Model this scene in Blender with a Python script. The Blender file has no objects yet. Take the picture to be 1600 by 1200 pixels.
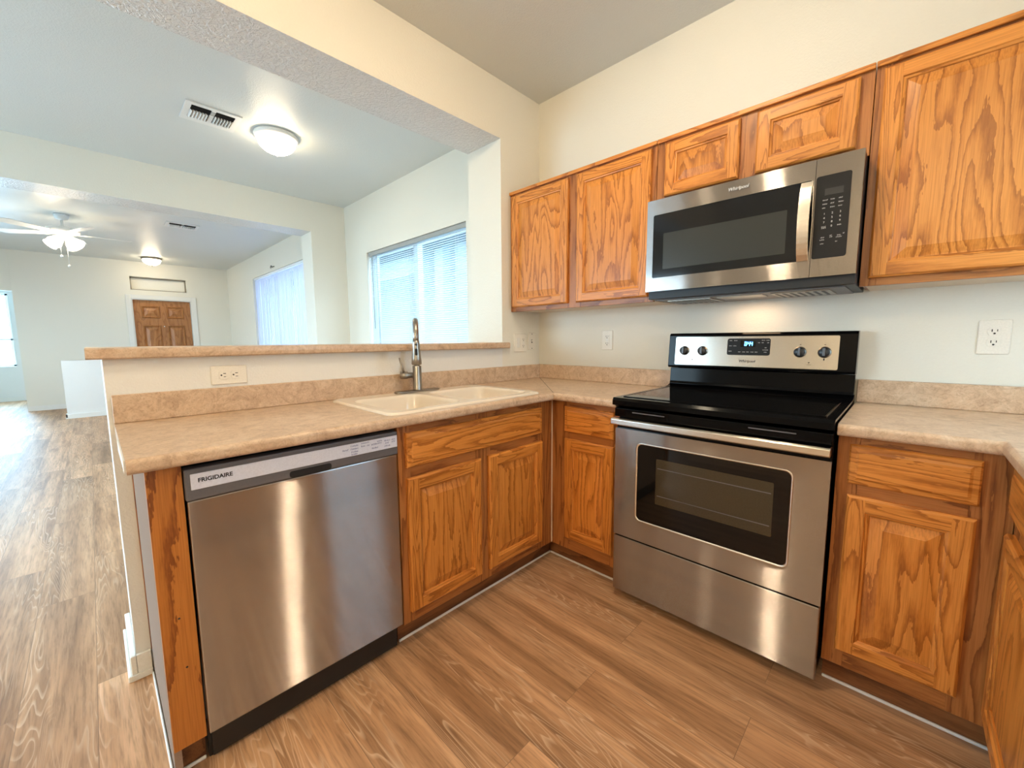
import bpy, bmesh, math, random
from mathutils import Vector, Matrix
random.seed(7)
C = bpy.context.scene.collection
S = bpy.context.scene
PI = math.pi

# ------------------------------------------------------------------ camera
cam_data = bpy.data.cameras.new('camera')
cam_data.sensor_fit = 'HORIZONTAL'
cam_data.sensor_width = 36.0
cam_data.lens = 635.99 / 1600.0 * 36.0
cam_data.clip_start = 0.02
cam_data.clip_end = 200
cam = bpy.data.objects.new('camera', cam_data)
cam.location = (1.8822, -2.2198, 1.1824)
cam.rotation_euler = (1.4621, 0.0072, 0.7696)
C.objects.link(cam)
S.camera = cam

# ------------------------------------------------------------------ sky, daylight, exposure
S.view_settings.view_transform = 'Standard'
S.view_settings.look = 'None'
S.view_settings.gamma = 1.0
S.view_settings.use_curve_mapping = False
S.view_settings.exposure = 2.15
world = bpy.data.worlds.new('sky')
world.use_nodes = True
S.world = world
bg = world.node_tree.nodes['Background']
bg.inputs['Color'].default_value = (0.62, 0.85, 1.0, 1)
bg.inputs['Strength'].default_value = 2.2


def daylight(name, loc, rot, sx, sy, watts, col):
    d = bpy.data.lights.new(name, 'AREA')
    d.shape = 'RECTANGLE'
    d.size = sx
    d.size_y = sy
    d.energy = watts
    d.color = col
    o = bpy.data.objects.new(name, d)
    o.location = loc
    o.rotation_euler = rot
    C.objects.link(o)
    return o


DAY = (0.38, 0.72, 1.0)
daylight('daylight_patio_door', (-1.9, -4.85, 1.15), (PI / 2, 0, 0), 1.9, 2.0, 13, DAY)           # shines towards +y
daylight('daylight_dining_window', (-1.64, 0.60, 1.55), (-PI / 2, 0, 0), 1.8, 1.3, 5, DAY)       # towards -y
daylight('daylight_living_window', (-5.3, 0.75, 1.5), (-PI / 2, 0, -0.35), 2.4, 2.0, 13, (0.50, 0.69, 1.0))
daylight('daylight_far_room', (-11.6, -4.2, 1.4), (PI / 2, 0, -PI / 2), 1.9, 1.4, 45, DAY)        # towards +x
daylight('daylight_living_side', (-6.0, -4.85, 1.4), (PI / 2, 0, 0), 2.4, 1.5, 7, DAY)
daylight('daylight_kitchen_window', (2.95, -0.68, 1.5), (PI / 2, 0, PI / 2), 0.55, 0.85, 1.0, DAY)  # towards -x

# ------------------------------------------------------------------ materials
def nt(name):
    m = bpy.data.materials.new(name)
    m.use_nodes = True
    t = m.node_tree
    b = t.nodes['Principled BSDF']
    return m, t, b


def N(t, typ, **kw):
    n = t.nodes.new(typ)
    for k, v in kw.items():
        if k in n.inputs:
            n.inputs[k].default_value = v
        else:
            setattr(n, k, v)
    return n


def setp(b, col=None, rough=None, metal=None, **kw):
    if col is not None:
        b.inputs['Base Color'].default_value = (*col, 1)
    if rough is not None:
        b.inputs['Roughness'].default_value = rough
    if metal is not None:
        b.inputs['Metallic'].default_value = metal
    for k, v in kw.items():
        b.inputs[k.replace('_', ' ')].default_value = v


def ramp(t, stops):
    r = t.nodes.new('ShaderNodeValToRGB')
    e = r.color_ramp.elements
    while len(e) < len(stops):
        e.new(0.5)
    for i, (p, c) in enumerate(stops):
        e[i].position = p
        e[i].color = (*c, 1) if len(c) == 3 else c
    return r


def plain(name, col, rough=0.5, metal=0.0, bump=0.0, scale=200.0, var=0.04, **kw):
    m, t, b = nt(name)
    setp(b, col, rough, metal, **kw)
    tc = N(t, 'ShaderNodeTexCoord')
    nz = N(t, 'ShaderNodeTexNoise', Scale=scale, Detail=2.0)
    t.links.new(tc.outputs['Object'], nz.inputs['Vector'])
    if var:
        r = ramp(t, [(0.3, tuple(c * (1 - var) for c in col)), (0.7, tuple(min(1, c * (1 + var)) for c in col))])
        t.links.new(nz.outputs['Fac'], r.inputs['Fac'])
        t.links.new(r.outputs['Color'], b.inputs['Base Color'])
    if bump:
        bp = N(t, 'ShaderNodeBump', Strength=bump, Distance=0.002)
        t.links.new(nz.outputs['Fac'], bp.inputs['Height'])
        t.links.new(bp.outputs['Normal'], b.inputs['Normal'])
    return m


def paint(name, col, rough=0.55, strength=0.35, dist=0.004, scale=75.0):
    m, t, b = nt(name)
    setp(b, col, rough)
    tc = N(t, 'ShaderNodeTexCoord')
    n1 = N(t, 'ShaderNodeTexNoise', Scale=scale, Detail=3.0, Roughness=0.55, Distortion=0.6)
    t.links.new(tc.outputs['Object'], n1.inputs['Vector'])
    r = ramp(t, [(0.42, (0, 0, 0)), (0.62, (1, 1, 1))])
    t.links.new(n1.outputs['Fac'], r.inputs['Fac'])
    bp = N(t, 'ShaderNodeBump', Strength=strength, Distance=dist)
    t.links.new(r.outputs['Color'], bp.inputs['Height'])
    t.links.new(bp.outputs['Normal'], b.inputs['Normal'])
    return m


def oak(name, along, light, mid, dark, freq=14.0, rough=0.36, wide=6.0, jag=0.5):
    """flat-sawn oak: contour lines of a stretched noise field + fine pores along the grain (axis 'X' or 'Z')"""
    m, t, b = nt(name)
    tc = N(t, 'ShaderNodeTexCoord')
    oi = N(t, 'ShaderNodeObjectInfo')
    off = N(t, 'ShaderNodeVectorMath', operation='SCALE')
    comb = N(t, 'ShaderNodeCombineXYZ')
    t.links.new(oi.outputs['Random'], comb.inputs[0])
    t.links.new(oi.outputs['Random'], comb.inputs[2])
    comb.inputs[1].default_value = 0.37
    t.links.new(comb.outputs[0], off.inputs[0])
    off.inputs['Scale'].default_value = 37.0
    add = N(t, 'ShaderNodeVectorMath', operation='ADD')
    t.links.new(tc.outputs['Object'], add.inputs[0])
    t.links.new(off.outputs[0], add.inputs[1])
    sc = (wide, wide, 1.15) if along == 'Z' else (1.15, wide, wide)
    jg = (150, 150, 26) if along == 'Z' else (26, 150, 150)
    fine = (260, 260, 7) if along == 'Z' else (7, 260, 260)
    pore = (420, 420, 16) if along == 'Z' else (16, 420, 420)

    def stretched(scale, detail, rg=0.5, dist=0.0):
        mp = N(t, 'ShaderNodeMapping')
        mp.inputs['Scale'].default_value = scale
        t.links.new(add.outputs[0], mp.inputs['Vector'])
        nz = N(t, 'ShaderNodeTexNoise', Scale=1.0, Detail=detail, Roughness=rg, Distortion=dist)
        t.links.new(mp.outputs[0], nz.inputs['Vector'])
        return nz
    base = stretched(sc, 2.2, 0.45, 0.35)
    mul = N(t, 'ShaderNodeMath', operation='MULTIPLY')
    mul.inputs[1].default_value = freq
    t.links.new(base.outputs['Fac'], mul.inputs[0])
    jn = stretched(jg, 2.0, 0.6)
    ja = N(t, 'ShaderNodeMath', operation='MULTIPLY_ADD')
    ja.inputs[1].default_value = jag
    t.links.new(jn.outputs['Fac'], ja.inputs[0])
    t.links.new(mul.outputs[0], ja.inputs[2])
    fr = N(t, 'ShaderNodeMath', operation='FRACT')
    t.links.new(ja.outputs[0], fr.inputs[0])
    r1 = ramp(t, [(0.0, light), (0.48, light), (0.70, mid), (0.90, dark), (0.97, dark), (1.0, light)])
    t.links.new(fr.outputs[0], r1.inputs['Fac'])
    f2 = stretched(fine, 2.0)
    r2 = ramp(t, [(0.36, (0.80, 0.74, 0.68)), (0.58, (1.05, 1.05, 1.05))])
    t.links.new(f2.outputs['Fac'], r2.inputs['Fac'])
    mx = N(t, 'ShaderNodeMix', data_type='RGBA', blend_type='MULTIPLY')
    mx.inputs['Factor'].default_value = 0.75
    t.links.new(r1.outputs['Color'], mx.inputs['A'])
    t.links.new(r2.outputs['Color'], mx.inputs['B'])
    big = stretched((1.3, 1.3, 1.3), 1.0)
    r3 = ramp(t, [(0.3, (0.88, 0.86, 0.84)), (0.7, (1.08, 1.06, 1.04))])
    t.links.new(big.outputs['Fac'], r3.inputs['Fac'])
    mx2 = N(t, 'ShaderNodeMix', data_type='RGBA', blend_type='MULTIPLY')
    mx2.inputs['Factor'].default_value = 1.0
    t.links.new(mx.outputs['Result'], mx2.inputs['A'])
    t.links.new(r3.outputs['Color'], mx2.inputs['B'])
    t.links.new(mx2.outputs['Result'], b.inputs['Base Color'])
    f3 = stretched(pore, 1.0)
    bp = N(t, 'ShaderNodeBump', Strength=0.10, Distance=0.001)
    t.links.new(f3.outputs['Fac'], bp.inputs['Height'])
    t.links.new(bp.outputs['Normal'], b.inputs['Normal'])
    setp(b, None, rough)
    b.inputs['Specular IOR Level'].default_value = 0.45
    return m


def steel(name, col, rough=0.085, spread=1.8):
    """horizontally brushed steel: countless fine scratches tip the normal up and down, so highlights stretch upright"""
    m, t, b = nt(name)
    setp(b, col, rough, 1.0)
    ge = N(t, 'ShaderNodeNewGeometry')
    wn = N(t, 'ShaderNodeTexWhiteNoise', noise_dimensions='3D')
    sc = N(t, 'ShaderNodeVectorMath', operation='SCALE')
    sc.inputs['Scale'].default_value = 7919.0
    t.links.new(ge.outputs['Position'], sc.inputs[0])
    t.links.new(sc.outputs[0], wn.inputs['Vector'])
    u = N(t, 'ShaderNodeMath', operation='MULTIPLY_ADD')
    u.inputs[1].default_value = 2.0
    u.inputs[2].default_value = -1.0
    t.links.new(wn.outputs['Value'], u.inputs[0])
    ab = N(t, 'ShaderNodeMath', operation='ABSOLUTE')
    t.links.new(u.outputs[0], ab.inputs[0])
    pr = N(t, 'ShaderNodeMath', operation='MULTIPLY')
    t.links.new(u.outputs[0], pr.inputs[0])
    t.links.new(ab.outputs[0], pr.inputs[1])
    p3 = N(t, 'ShaderNodeMath', operation='MULTIPLY')
    t.links.new(pr.outputs[0], p3.inputs[0])
    t.links.new(ab.outputs[0], p3.inputs[1])
    pr = p3
    comb = N(t, 'ShaderNodeCombineXYZ')
    sp = N(t, 'ShaderNodeMath', operation='MULTIPLY')
    sp.inputs[1].default_value = spread
    t.links.new(pr.outputs[0], sp.inputs[0])
    t.links.new(sp.outputs[0], comb.inputs[2])
    ad = N(t, 'ShaderNodeVectorMath', operation='ADD')
    t.links.new(ge.outputs['Normal'], ad.inputs[0])
    t.links.new(comb.outputs[0], ad.inputs[1])
    nm = N(t, 'ShaderNodeVectorMath', operation='NORMALIZE')
    t.links.new(ad.outputs[0], nm.inputs[0])
    t.links.new(nm.outputs[0], b.inputs['Normal'])
    tc = N(t, 'ShaderNodeTexCoord')
    mp = N(t, 'ShaderNodeMapping')
    mp.inputs['Scale'].default_value = (4, 4, 900)
    t.links.new(tc.outputs['Object'], mp.inputs['Vector'])
    nz = N(t, 'ShaderNodeTexNoise', Scale=1.0, Detail=2.0)
    t.links.new(mp.outputs[0], nz.inputs['Vector'])
    r = ramp(t, [(0.3, tuple(c * 0.98 for c in col)), (0.7, tuple(c * 1.02 for c in col))])
    t.links.new(nz.outputs['Fac'], r.inputs['Fac'])
    t.links.new(r.outputs['Color'], b.inputs['Base Color'])
    return m


def emit(name, col, strength):
    m, t, b = nt(name)
    setp(b, col, 0.4)
    b.inputs['Emission Color'].default_value = (*col, 1)
    b.inputs['Emission Strength'].default_value = strength
    return m


def glass_pane(name, tint=(0.95, 0.98, 1.0)):
    m, t, b = nt(name)
    out = t.nodes['Material Output']
    tr = N(t, 'ShaderNodeBsdfTransparent')
    tr.inputs['Color'].default_value = (*tint, 1)
    gl = N(t, 'ShaderNodeBsdfGlossy')
    gl.inputs['Roughness'].default_value = 0.02
    mx = N(t, 'ShaderNodeMixShader')
    mx.inputs[0].default_value = 0.06
    t.links.new(tr.outputs[0], mx.inputs[1])
    t.links.new(gl.outputs[0], mx.inputs[2])
    t.links.new(mx.outputs[0], out.inputs[0])
    return m


def translucent(name, col, fac=0.5):
    m, t, b = nt(name)
    out = t.nodes['Material Output']
    setp(b, col, 0.5)
    tl = N(t, 'ShaderNodeBsdfTranslucent')
    tl.inputs['Color'].default_value = (*col, 1)
    mx = N(t, 'ShaderNodeMixShader')
    mx.inputs[0].default_value = fac
    t.links.new(b.outputs[0], mx.inputs[1])
    t.links.new(tl.outputs[0], mx.inputs[2])
    t.links.new(mx.outputs[0], out.inputs[0])
    return m


def floor_material():
    m, t, b = nt('vinyl_plank')
    tc = N(t, 'ShaderNodeTexCoord')
    bk = N(t, 'ShaderNodeTexBrick')
    bk.offset = 0.37
    bk.offset_frequency = 2
    bk.inputs['Scale'].default_value = 1.0
    bk.inputs['Brick Width'].default_value = 1.22
    bk.inputs['Row Height'].default_value = 0.178
    bk.inputs['Mortar Size'].default_value = 0.0010
    bk.inputs['Mortar Smooth'].default_value = 0.2
    bk.inputs['Bias'].default_value = 0.0
    bk.inputs['Color1'].default_value = (0.0, 0.0, 0.0, 1)
    bk.inputs['Color2'].default_value = (1, 1, 1, 1)
    bk.inputs['Mortar'].default_value = (0.5, 0.5, 0.5, 1)
    mp0 = N(t, 'ShaderNodeMapping')
    mp0.inputs['Location'].default_value = (20.35, 20.10, 0)
    t.links.new(tc.outputs['Object'], mp0.inputs['Vector'])
    t.links.new(mp0.outputs[0], bk.inputs['Vector'])
    # per-plank offset of the grain
    sc = N(t, 'ShaderNodeVectorMath', operation='SCALE')
    sc.inputs['Scale'].default_value = 9.0
    t.links.new(bk.outputs['Color'], sc.inputs[0])
    add = N(t, 'ShaderNodeVectorMath', operation='ADD')
    t.links.new(tc.outputs['Object'], add.inputs[0])
    t.links.new(sc.outputs[0], add.inputs[1])

    def st(scale, detail, rg=0.5, dist=0.0):
        mp = N(t, 'ShaderNodeMapping')
        mp.inputs['Scale'].default_value = scale
        t.links.new(add.outputs[0], mp.inputs['Vector'])
        nz = N(t, 'ShaderNodeTexNoise', Scale=1.0, Detail=detail, Roughness=rg, Distortion=dist)
        t.links.new(mp.outputs[0], nz.inputs['Vector'])
        return nz
    # cathedral lines, strongest in patches
    n1 = st((1.0, 9.5, 4), 2.0, 0.5, 0.3)
    mu = N(t, 'ShaderNodeMath', operation='MULTIPLY')
    mu.inputs[1].default_value = 26.0
    t.links.new(n1.outputs['Fac'], mu.inputs[0])
    fr = N(t, 'ShaderNodeMath', operation='FRACT')
    t.links.new(mu.outputs[0], fr.inputs[0])
    r1 = ramp(t, [(0.0, (1, 1, 1)), (0.16, (0.5, 0.5, 0.5)), (0.30, (0, 0, 0)), (0.92, (0, 0, 0)), (1.0, (1, 1, 1))])
    t.links.new(fr.outputs[0], r1.inputs['Fac'])
    patch = st((0.9, 5, 2), 1.0)
    rp = ramp(t, [(0.47, (0.0, 0.0, 0.0)), (0.58, (1, 1, 1))])
    t.links.new(patch.outputs['Fac'], rp.inputs['Fac'])
    lm = N(t, 'ShaderNodeMath', operation='MULTIPLY')
    t.links.new(r1.outputs['Color'], lm.inputs[0])
    t.links.new(rp.outputs['Color'], lm.inputs[1])
    # broad streaks + fine pores
    n2 = st((0.8, 13, 3), 4.0, 0.6, 0.3)
    r2 = ramp(t, [(0.36, FL_D), (0.5, FL_M), (0.68, FL_L)])
    t.links.new(n2.outputs['Fac'], r2.inputs['Fac'])
    n3 = st((7, 105, 30), 3.0, 0.65)
    r3 = ramp(t, [(0.34, (0.70, 0.67, 0.64)), (0.50, (1.0, 1.0, 1.0)), (0.66, (1.14, 1.14, 1.14))])
    t.links.new(n3.outputs['Fac'], r3.inputs['Fac'])
    mx = N(t, 'ShaderNodeMix', data_type='RGBA', blend_type='MULTIPLY')
    mx.inputs['Factor'].default_value = 0.9
    t.links.new(r2.outputs['Color'], mx.inputs['A'])
    t.links.new(r3.outputs['Color'], mx.inputs['B'])
    mx2 = N(t, 'ShaderNodeMix', data_type='RGBA', blend_type='MIX')
    t.links.new(mx.outputs['Result'], mx2.inputs['A'])
    mx2.inputs['B'].default_value = (*FL_W, 1)
    lm2 = N(t, 'ShaderNodeMath', operation='MULTIPLY')
    lm2.inputs[1].default_value = 0.55
    t.links.new(lm.outputs[0], lm2.inputs[0])
    t.links.new(lm2.outputs[0], mx2.inputs['Factor'])
    # plank to plank tone
    rt = ramp(t, [(0.0, (0.78, 0.77, 0.76)), (1.0, (1.14, 1.14, 1.14))])
    t.links.new(bk.outputs['Color'], rt.inputs['Fac'])
    mx3 = N(t, 'ShaderNodeMix', data_type='RGBA', blend_type='MULTIPLY')
    mx3.inputs['Factor'].default_value = 1.0
    t.links.new(mx2.outputs['Result'], mx3.inputs['A'])
    t.links.new(rt.outputs['Color'], mx3.inputs['B'])
    mx4 = N(t, 'ShaderNodeMix', data_type='RGBA', blend_type='MIX')
    t.links.new(bk.outputs['Fac'], mx4.inputs['Factor'])
    t.links.new(mx3.outputs['Result'], mx4.inputs['A'])
    mx4.inputs['B'].default_value = (0.27, 0.155, 0.085, 1)
    t.links.new(mx4.outputs['Result'], b.inputs['Base Color'])
    setp(b, None, 0.46)
    b.inputs['Specular IOR Level'].default_value = 0.4
    bp = N(t, 'ShaderNodeBump', Strength=0.12, Distance=0.001)
    t.links.new(n3.outputs['Fac'], bp.inputs['Height'])
    t.links.new(bp.outputs['Normal'], b.inputs['Normal'])
    return m


def laminate():
    m, t, b = nt('beige_laminate')
    tc = N(t, 'ShaderNodeTexCoord')
    n1 = N(t, 'ShaderNodeTexNoise', Scale=14.0, Detail=7.0, Roughness=0.68, Distortion=1.6)
    n2 = N(t, 'ShaderNodeTexNoise', Scale=52.0, Detail=5.0, Roughness=0.7, Distortion=2.5)
    t.links.new(tc.outputs['Object'], n1.inputs['Vector'])
    t.links.new(tc.outputs['Object'], n2.inputs['Vector'])
    r1 = ramp(t, [(0.30, (0.45, 0.30, 0.195)), (0.50, (0.61, 0.435, 0.295)), (0.72, (0.71, 0.55, 0.40))])
    t.links.new(n1.outputs['Fac'], r1.inputs['Fac'])
    r2 = ramp(t, [(0.34, (0.72, 0.64, 0.58)), (0.5, (1, 1, 1)), (0.68, (1.12, 1.10, 1.08))])
    t.links.new(n2.outputs['Fac'], r2.inputs['Fac'])
    mx = N(t, 'ShaderNodeMix', data_type='RGBA', blend_type='MULTIPLY')
    mx.inputs['Factor'].default_value = 0.7
    t.links.new(r1.outputs['Color'], mx.inputs['A'])
    t.links.new(r2.outputs['Color'], mx.inputs['B'])
    t.links.new(mx.outputs['Result'], b.inputs['Base Color'])
    setp(b, None, 0.33)
    return m


FL_D, FL_M, FL_L, FL_W = (0.35, 0.185, 0.092), (0.52, 0.290, 0.152), (0.66, 0.390, 0.220), (0.86, 0.62, 0.43)
M = {}
M['wall'] = paint('cream_paint', (0.81, 0.775, 0.68), strength=0.16, dist=0.003, scale=110)
M['white_wall'] = paint('white_paint', (0.81, 0.80, 0.77), strength=0.22, dist=0.003, scale=110)
M['ceiling'] = paint('ceiling_paint', (0.69, 0.715, 0.70), rough=0.36, strength=0.20, dist=0.004, scale=110)
M['beam'] = paint('textured_paint', (0.79, 0.785, 0.77), rough=0.24, strength=0.6, dist=0.006, scale=62)
M['trim'] = plain('white_trim', (0.82, 0.80, 0.75), 0.4)
M['floor'] = floor_material()
OL, OM, OD = (0.66, 0.258, 0.050), (0.56, 0.200, 0.033), (0.38, 0.122, 0.017)
M['oak_v'] = oak('oak_upright', 'Z', OL, OM, OD)
M['oak_h'] = oak('oak_across', 'X', OL, OM, OD, 13, wide=9.0)
M['oak_s'] = oak('oak_stile', 'Z', OL, OM, OD, 15, wide=13.0)
FLt, FMd, FDk = (0.43, 0.165, 0.045), (0.34, 0.12, 0.03), (0.22, 0.07, 0.016)
M['frame_v'] = oak('oak_frame_upright', 'Z', FLt, FMd, FDk, 9, wide=14.0, jag=0.35)
M['frame_h'] = oak('oak_frame_across', 'X', FLt, FMd, FDk, 7)
M['oak_dimmed'] = oak('oak_post_dimmed', 'Z', (0.50, 0.185, 0.036), (0.42, 0.145, 0.025), (0.24, 0.070, 0.011), 7, wide=8.0)  # post oak darkened in colour to offset the lamp light on it
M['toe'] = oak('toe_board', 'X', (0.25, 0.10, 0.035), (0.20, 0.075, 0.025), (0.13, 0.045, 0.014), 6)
M['melamine'] = plain('cream_melamine', (0.72, 0.62, 0.50), 0.5)
M['laminate'] = laminate()
M['edge_black'] = plain('dark_substrate', (0.05, 0.035, 0.025), 0.7)
M['steel'] = steel('brushed_steel', (0.44, 0.41, 0.39))
M['steel_bright'] = steel('polished_steel', (0.72, 0.68, 0.62), 0.2, 0.5)
M['nickel'] = plain('brushed_nickel', (0.36, 0.33, 0.29), 0.33, 1.0, var=0.02)
M['black_gloss'] = plain('black_enamel', (0.0025, 0.0025, 0.003), 0.10, var=0.0, Specular_IOR_Level=0.13)
M['black_glass'] = plain('black_glass', (0.005, 0.005, 0.0055), 0.04, var=0.0, Specular_IOR_Level=0.35)
M['black_matte'] = plain('black_plastic', (0.012, 0.012, 0.013), 0.45)
M['oven_glass'] = plain('oven_window_glass', (0.055, 0.043, 0.026), 0.08, var=0.1)
M['mw_screen'] = plain('microwave_screen', (0.040, 0.042, 0.038), 0.22, var=0.02, Specular_IOR_Level=0.3)
M['mw_glass'] = plain('smoked_glass', (0.010, 0.0105, 0.012), 0.09, var=0.0, Specular_IOR_Level=0.35)
M['panel_dark'] = plain('control_film', (0.014, 0.013, 0.0135), 0.34, Specular_IOR_Level=0.2)
M['console'] = plain('grey_plastic', (0.13, 0.125, 0.135), 0.4)
M['label_strip'] = plain('silver_film', (0.72, 0.75, 0.88), 0.35)
M['ink'] = plain('dark_ink', (0.02, 0.02, 0.03), 0.5, var=0.0)
M['ink_blue'] = plain('blue_ink', (0.16, 0.20, 0.40), 0.5, var=0.0)
M['ink_white'] = plain('white_ink', (0.6, 0.58, 0.56), 0.5, var=0.0)
M['knob'] = plain('knob_plastic', (0.02, 0.022, 0.026), 0.3)
M['pointer'] = plain('knob_pointer', (0.12, 0.14, 0.17), 0.3)
M['clock'] = emit('clock_segments', (0.05, 0.35, 1.0), 6.0)
M['sink'] = plain('biscuit_enamel', (0.80, 0.70, 0.58), 0.14, var=0.02, scale=4)
M['plate'] = plain('white_plastic', (0.84, 0.79, 0.70), 0.35)
M['slot'] = plain('slot_dark', (0.03, 0.025, 0.02), 0.6)
M['vinyl'] = plain('white_vinyl', (0.82, 0.86, 0.90), 0.4)
M['slat'] = translucent('blind_slat', (0.82, 0.88, 0.92), 0.28)
M['vane'] = translucent('blind_vane', (0.80, 0.82, 0.92), 0.45)
M['headrail'] = plain('grey_headrail', (0.36, 0.37, 0.36), 0.4)
M['pane'] = glass_pane('window_glass')
M['door'] = oak('door_oak', 'Z', (0.46, 0.205, 0.072), (0.42, 0.18, 0.060), (0.34, 0.135, 0.042), 8, 0.4)
M['transom'] = plain('bright_shade', (0.88, 0.85, 0.76), 0.6)
M['fan'] = plain('white_enamel', (0.80, 0.80, 0.78), 0.3)
M['lampglass'] = emit('lit_lamp_glass', (1.0, 0.82, 0.56), 7.0)
M['kitchenglass'] = emit('lit_kitchen_glass', (1.0, 0.81, 0.55), 98.0)
M['fillglass'] = emit('added_fill_glass', (1.0, 0.81, 0.55), 36.0)
M['rearglass'] = emit('lit_rear_glass', (1.0, 0.84, 0.59), 13.0)
M['fanglass'] = emit('lit_fan_glass', (1.0, 0.82, 0.56), 5.0)
M['bronze'] = plain('bronze_ring', (0.30, 0.25, 0.19), 0.35, 0.6)
M['caulk'] = plain('white_caulk', (0.82, 0.80, 0.77), 0.5)
M['mauve'] = plain('primed_board', (0.30, 0.22, 0.175), 0.9, Specular_IOR_Level=0.1)
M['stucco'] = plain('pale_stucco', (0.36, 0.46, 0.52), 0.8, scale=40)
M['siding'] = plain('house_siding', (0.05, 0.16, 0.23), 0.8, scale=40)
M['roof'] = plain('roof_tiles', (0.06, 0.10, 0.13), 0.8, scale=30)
M['ground'] = plain('gravel_yard', (0.25, 0.27, 0.28), 0.9, scale=30)


# ------------------------------------------------------------------ geometry helpers
class MB:
    """collects shapes with a material slot each; build() links them as ONE mesh object"""

    def __init__(self):
        self.bm = bmesh.new()
        self.mats = []

    def mi(self, m):
        if m not in self.mats:
            self.mats.append(m)
        return self.mats.index(m)

    def _add(self, tmp, m, smooth=False, mat=None):
        i = self.mi(m)
        vm = {}
        for v in tmp.verts:
            co = v.co if mat is None else mat @ v.co
            vm[v] = self.bm.verts.new(co)
        for f in tmp.faces:
            try:
                nf = self.bm.faces.new([vm[v] for v in f.verts])
            except ValueError:
                continue
            nf.material_index = i
            nf.smooth = smooth
        tmp.free()

    def box(self, x0, x1, y0, y1, z0, z1, m, bev=0.0, seg=2, mat=None):
        tmp = bmesh.new()
        vs = [tmp.verts.new((x, y, z)) for x in (x0, x1) for y in (y0, y1) for z in (z0, z1)]
        for q in ((0, 1, 3, 2), (4, 6, 7, 5), (0, 4, 5, 1), (2, 3, 7, 6), (0, 2, 6, 4), (1, 5, 7, 3)):
            tmp.faces.new([vs[k] for k in q])
        bmesh.ops.recalc_face_normals(tmp, faces=tmp.faces)
        if bev:
            bmesh.ops.bevel(tmp, geom=list(tmp.edges), offset=bev, segments=seg, profile=0.5, affect='EDGES')
        self._add(tmp, m, False, mat)
        return self

    def quad(self, pts, m):
        i = self.mi(m)
        f = self.bm.faces.new([self.bm.verts.new(p) for p in pts])
        f.material_index = i

    def loops(self, rings, m, close=True, cap0=False, cap1=False, smooth=False, mat=None):
        tmp = bmesh.new()
        R = [[tmp.verts.new(p) for p in r] for r in rings]
        n = len(R[0])
        for a, b in zip(R, R[1:]):
            for k in range(n if close else n - 1):
                tmp.faces.new([a[k], a[(k + 1) % n], b[(k + 1) % n], b[k]])
        if cap0:
            tmp.faces.new(R[0][::-1])
        if cap1:
            tmp.faces.new(R[-1])
        bmesh.ops.recalc_face_normals(tmp, faces=tmp.faces)
        self._add(tmp, m, smooth, mat)
        return self

    def lathe(self, prof, m, n=32, axis='Z', at=(0, 0, 0), smooth=True, mat=None):
        """prof: (r, h) list; caps when r is 0 at the ends"""
        rings = []
        for r, h in prof:
            r = max(r, 1e-5)
            ring = []
            for k in range(n):
                a = 2 * PI * k / n
                c, s = r * math.cos(a), r * math.sin(a)
                if axis == 'Z':
                    p = (c, s, h)
                elif axis == 'Y':
                    p = (c, h, s)
                else:
                    p = (h, c, s)
                ring.append((p[0] + at[0], p[1] + at[1], p[2] + at[2]))
            rings.append(ring)
        return self.loops(rings, m, True, True, True, smooth, mat)

    def tube(self, path, rad, m, n=12, smooth=True, mat=None):
        """round tube along a path; rad a number or one per point"""
        P = [Vector(p) for p in path]
        R = rad if isinstance(rad, (list, tuple)) else [rad] * len(P)
        rings = []
        ref = None
        for i, p in enumerate(P):
            d = (P[min(i + 1, len(P) - 1)] - P[max(i - 1, 0)]).normalized()
            if ref is None:
                ref = Vector((0, 0, 1)) if abs(d.z) < 0.9 else Vector((1, 0, 0))
            u = d.cross(ref)
            if u.length < 1e-4:
                u = d.cross(Vector((0, 1, 0)))
            u.normalize()
            w = u.cross(d).normalized()
            ref = w
            rings.append([p + (u * math.cos(2 * PI * k / n) + w * math.sin(2 * PI * k / n)) * R[i] for k in range(n)])
        return self.loops(rings, m, True, True, True, smooth, mat)

    def prism(self, poly, axis, a, b, m, bev=0.0, mat=None):
        """poly: 2-D outline, extruded along axis from a to b"""
        def P(u, v, w):
            return {'X': (w, u, v), 'Y': (u, w, v), 'Z': (u, v, w)}[axis]
        tmp = bmesh.new()
        A = [tmp.verts.new(P(u, v, a)) for u, v in poly]
        B = [tmp.verts.new(P(u, v, b)) for u, v in poly]
        n = len(poly)
        tmp.faces.new(A[::-1])
        tmp.faces.new(B)
        for k in range(n):
            tmp.faces.new([A[k], A[(k + 1) % n], B[(k + 1) % n], B[k]])
        bmesh.ops.recalc_face_normals(tmp, faces=tmp.faces)
        if bev:
            bmesh.ops.bevel(tmp, geom=list(tmp.edges), offset=bev, segments=2, profile=0.5, affect='EDGES')
        self._add(tmp, m, False, mat)
        return self

    def build(self, name, parent=None, auto=True):
        me = bpy.data.meshes.new(name)
        self.bm.to_mesh(me)
        self.bm.free()
        for k in self.mats:
            me.materials.append(M[k])
        o = bpy.data.objects.new(name, me)
        C.objects.link(o)
        if parent:
            o.parent = parent
        return o


def rrect(x0, x1, z0, z1, r, n=5):
    pts = []
    for cx, cz, a0 in ((x1 - r, z1 - r, 0), (x0 + r, z1 - r, 90), (x0 + r, z0 + r, 180), (x1 - r, z0 + r, 270)):
        for k in range(n + 1):
            a = math.radians(a0 + 90 * k / n)
            pts.append((cx + r * math.cos(a), cz + r * math.sin(a)))
    return pts


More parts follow.
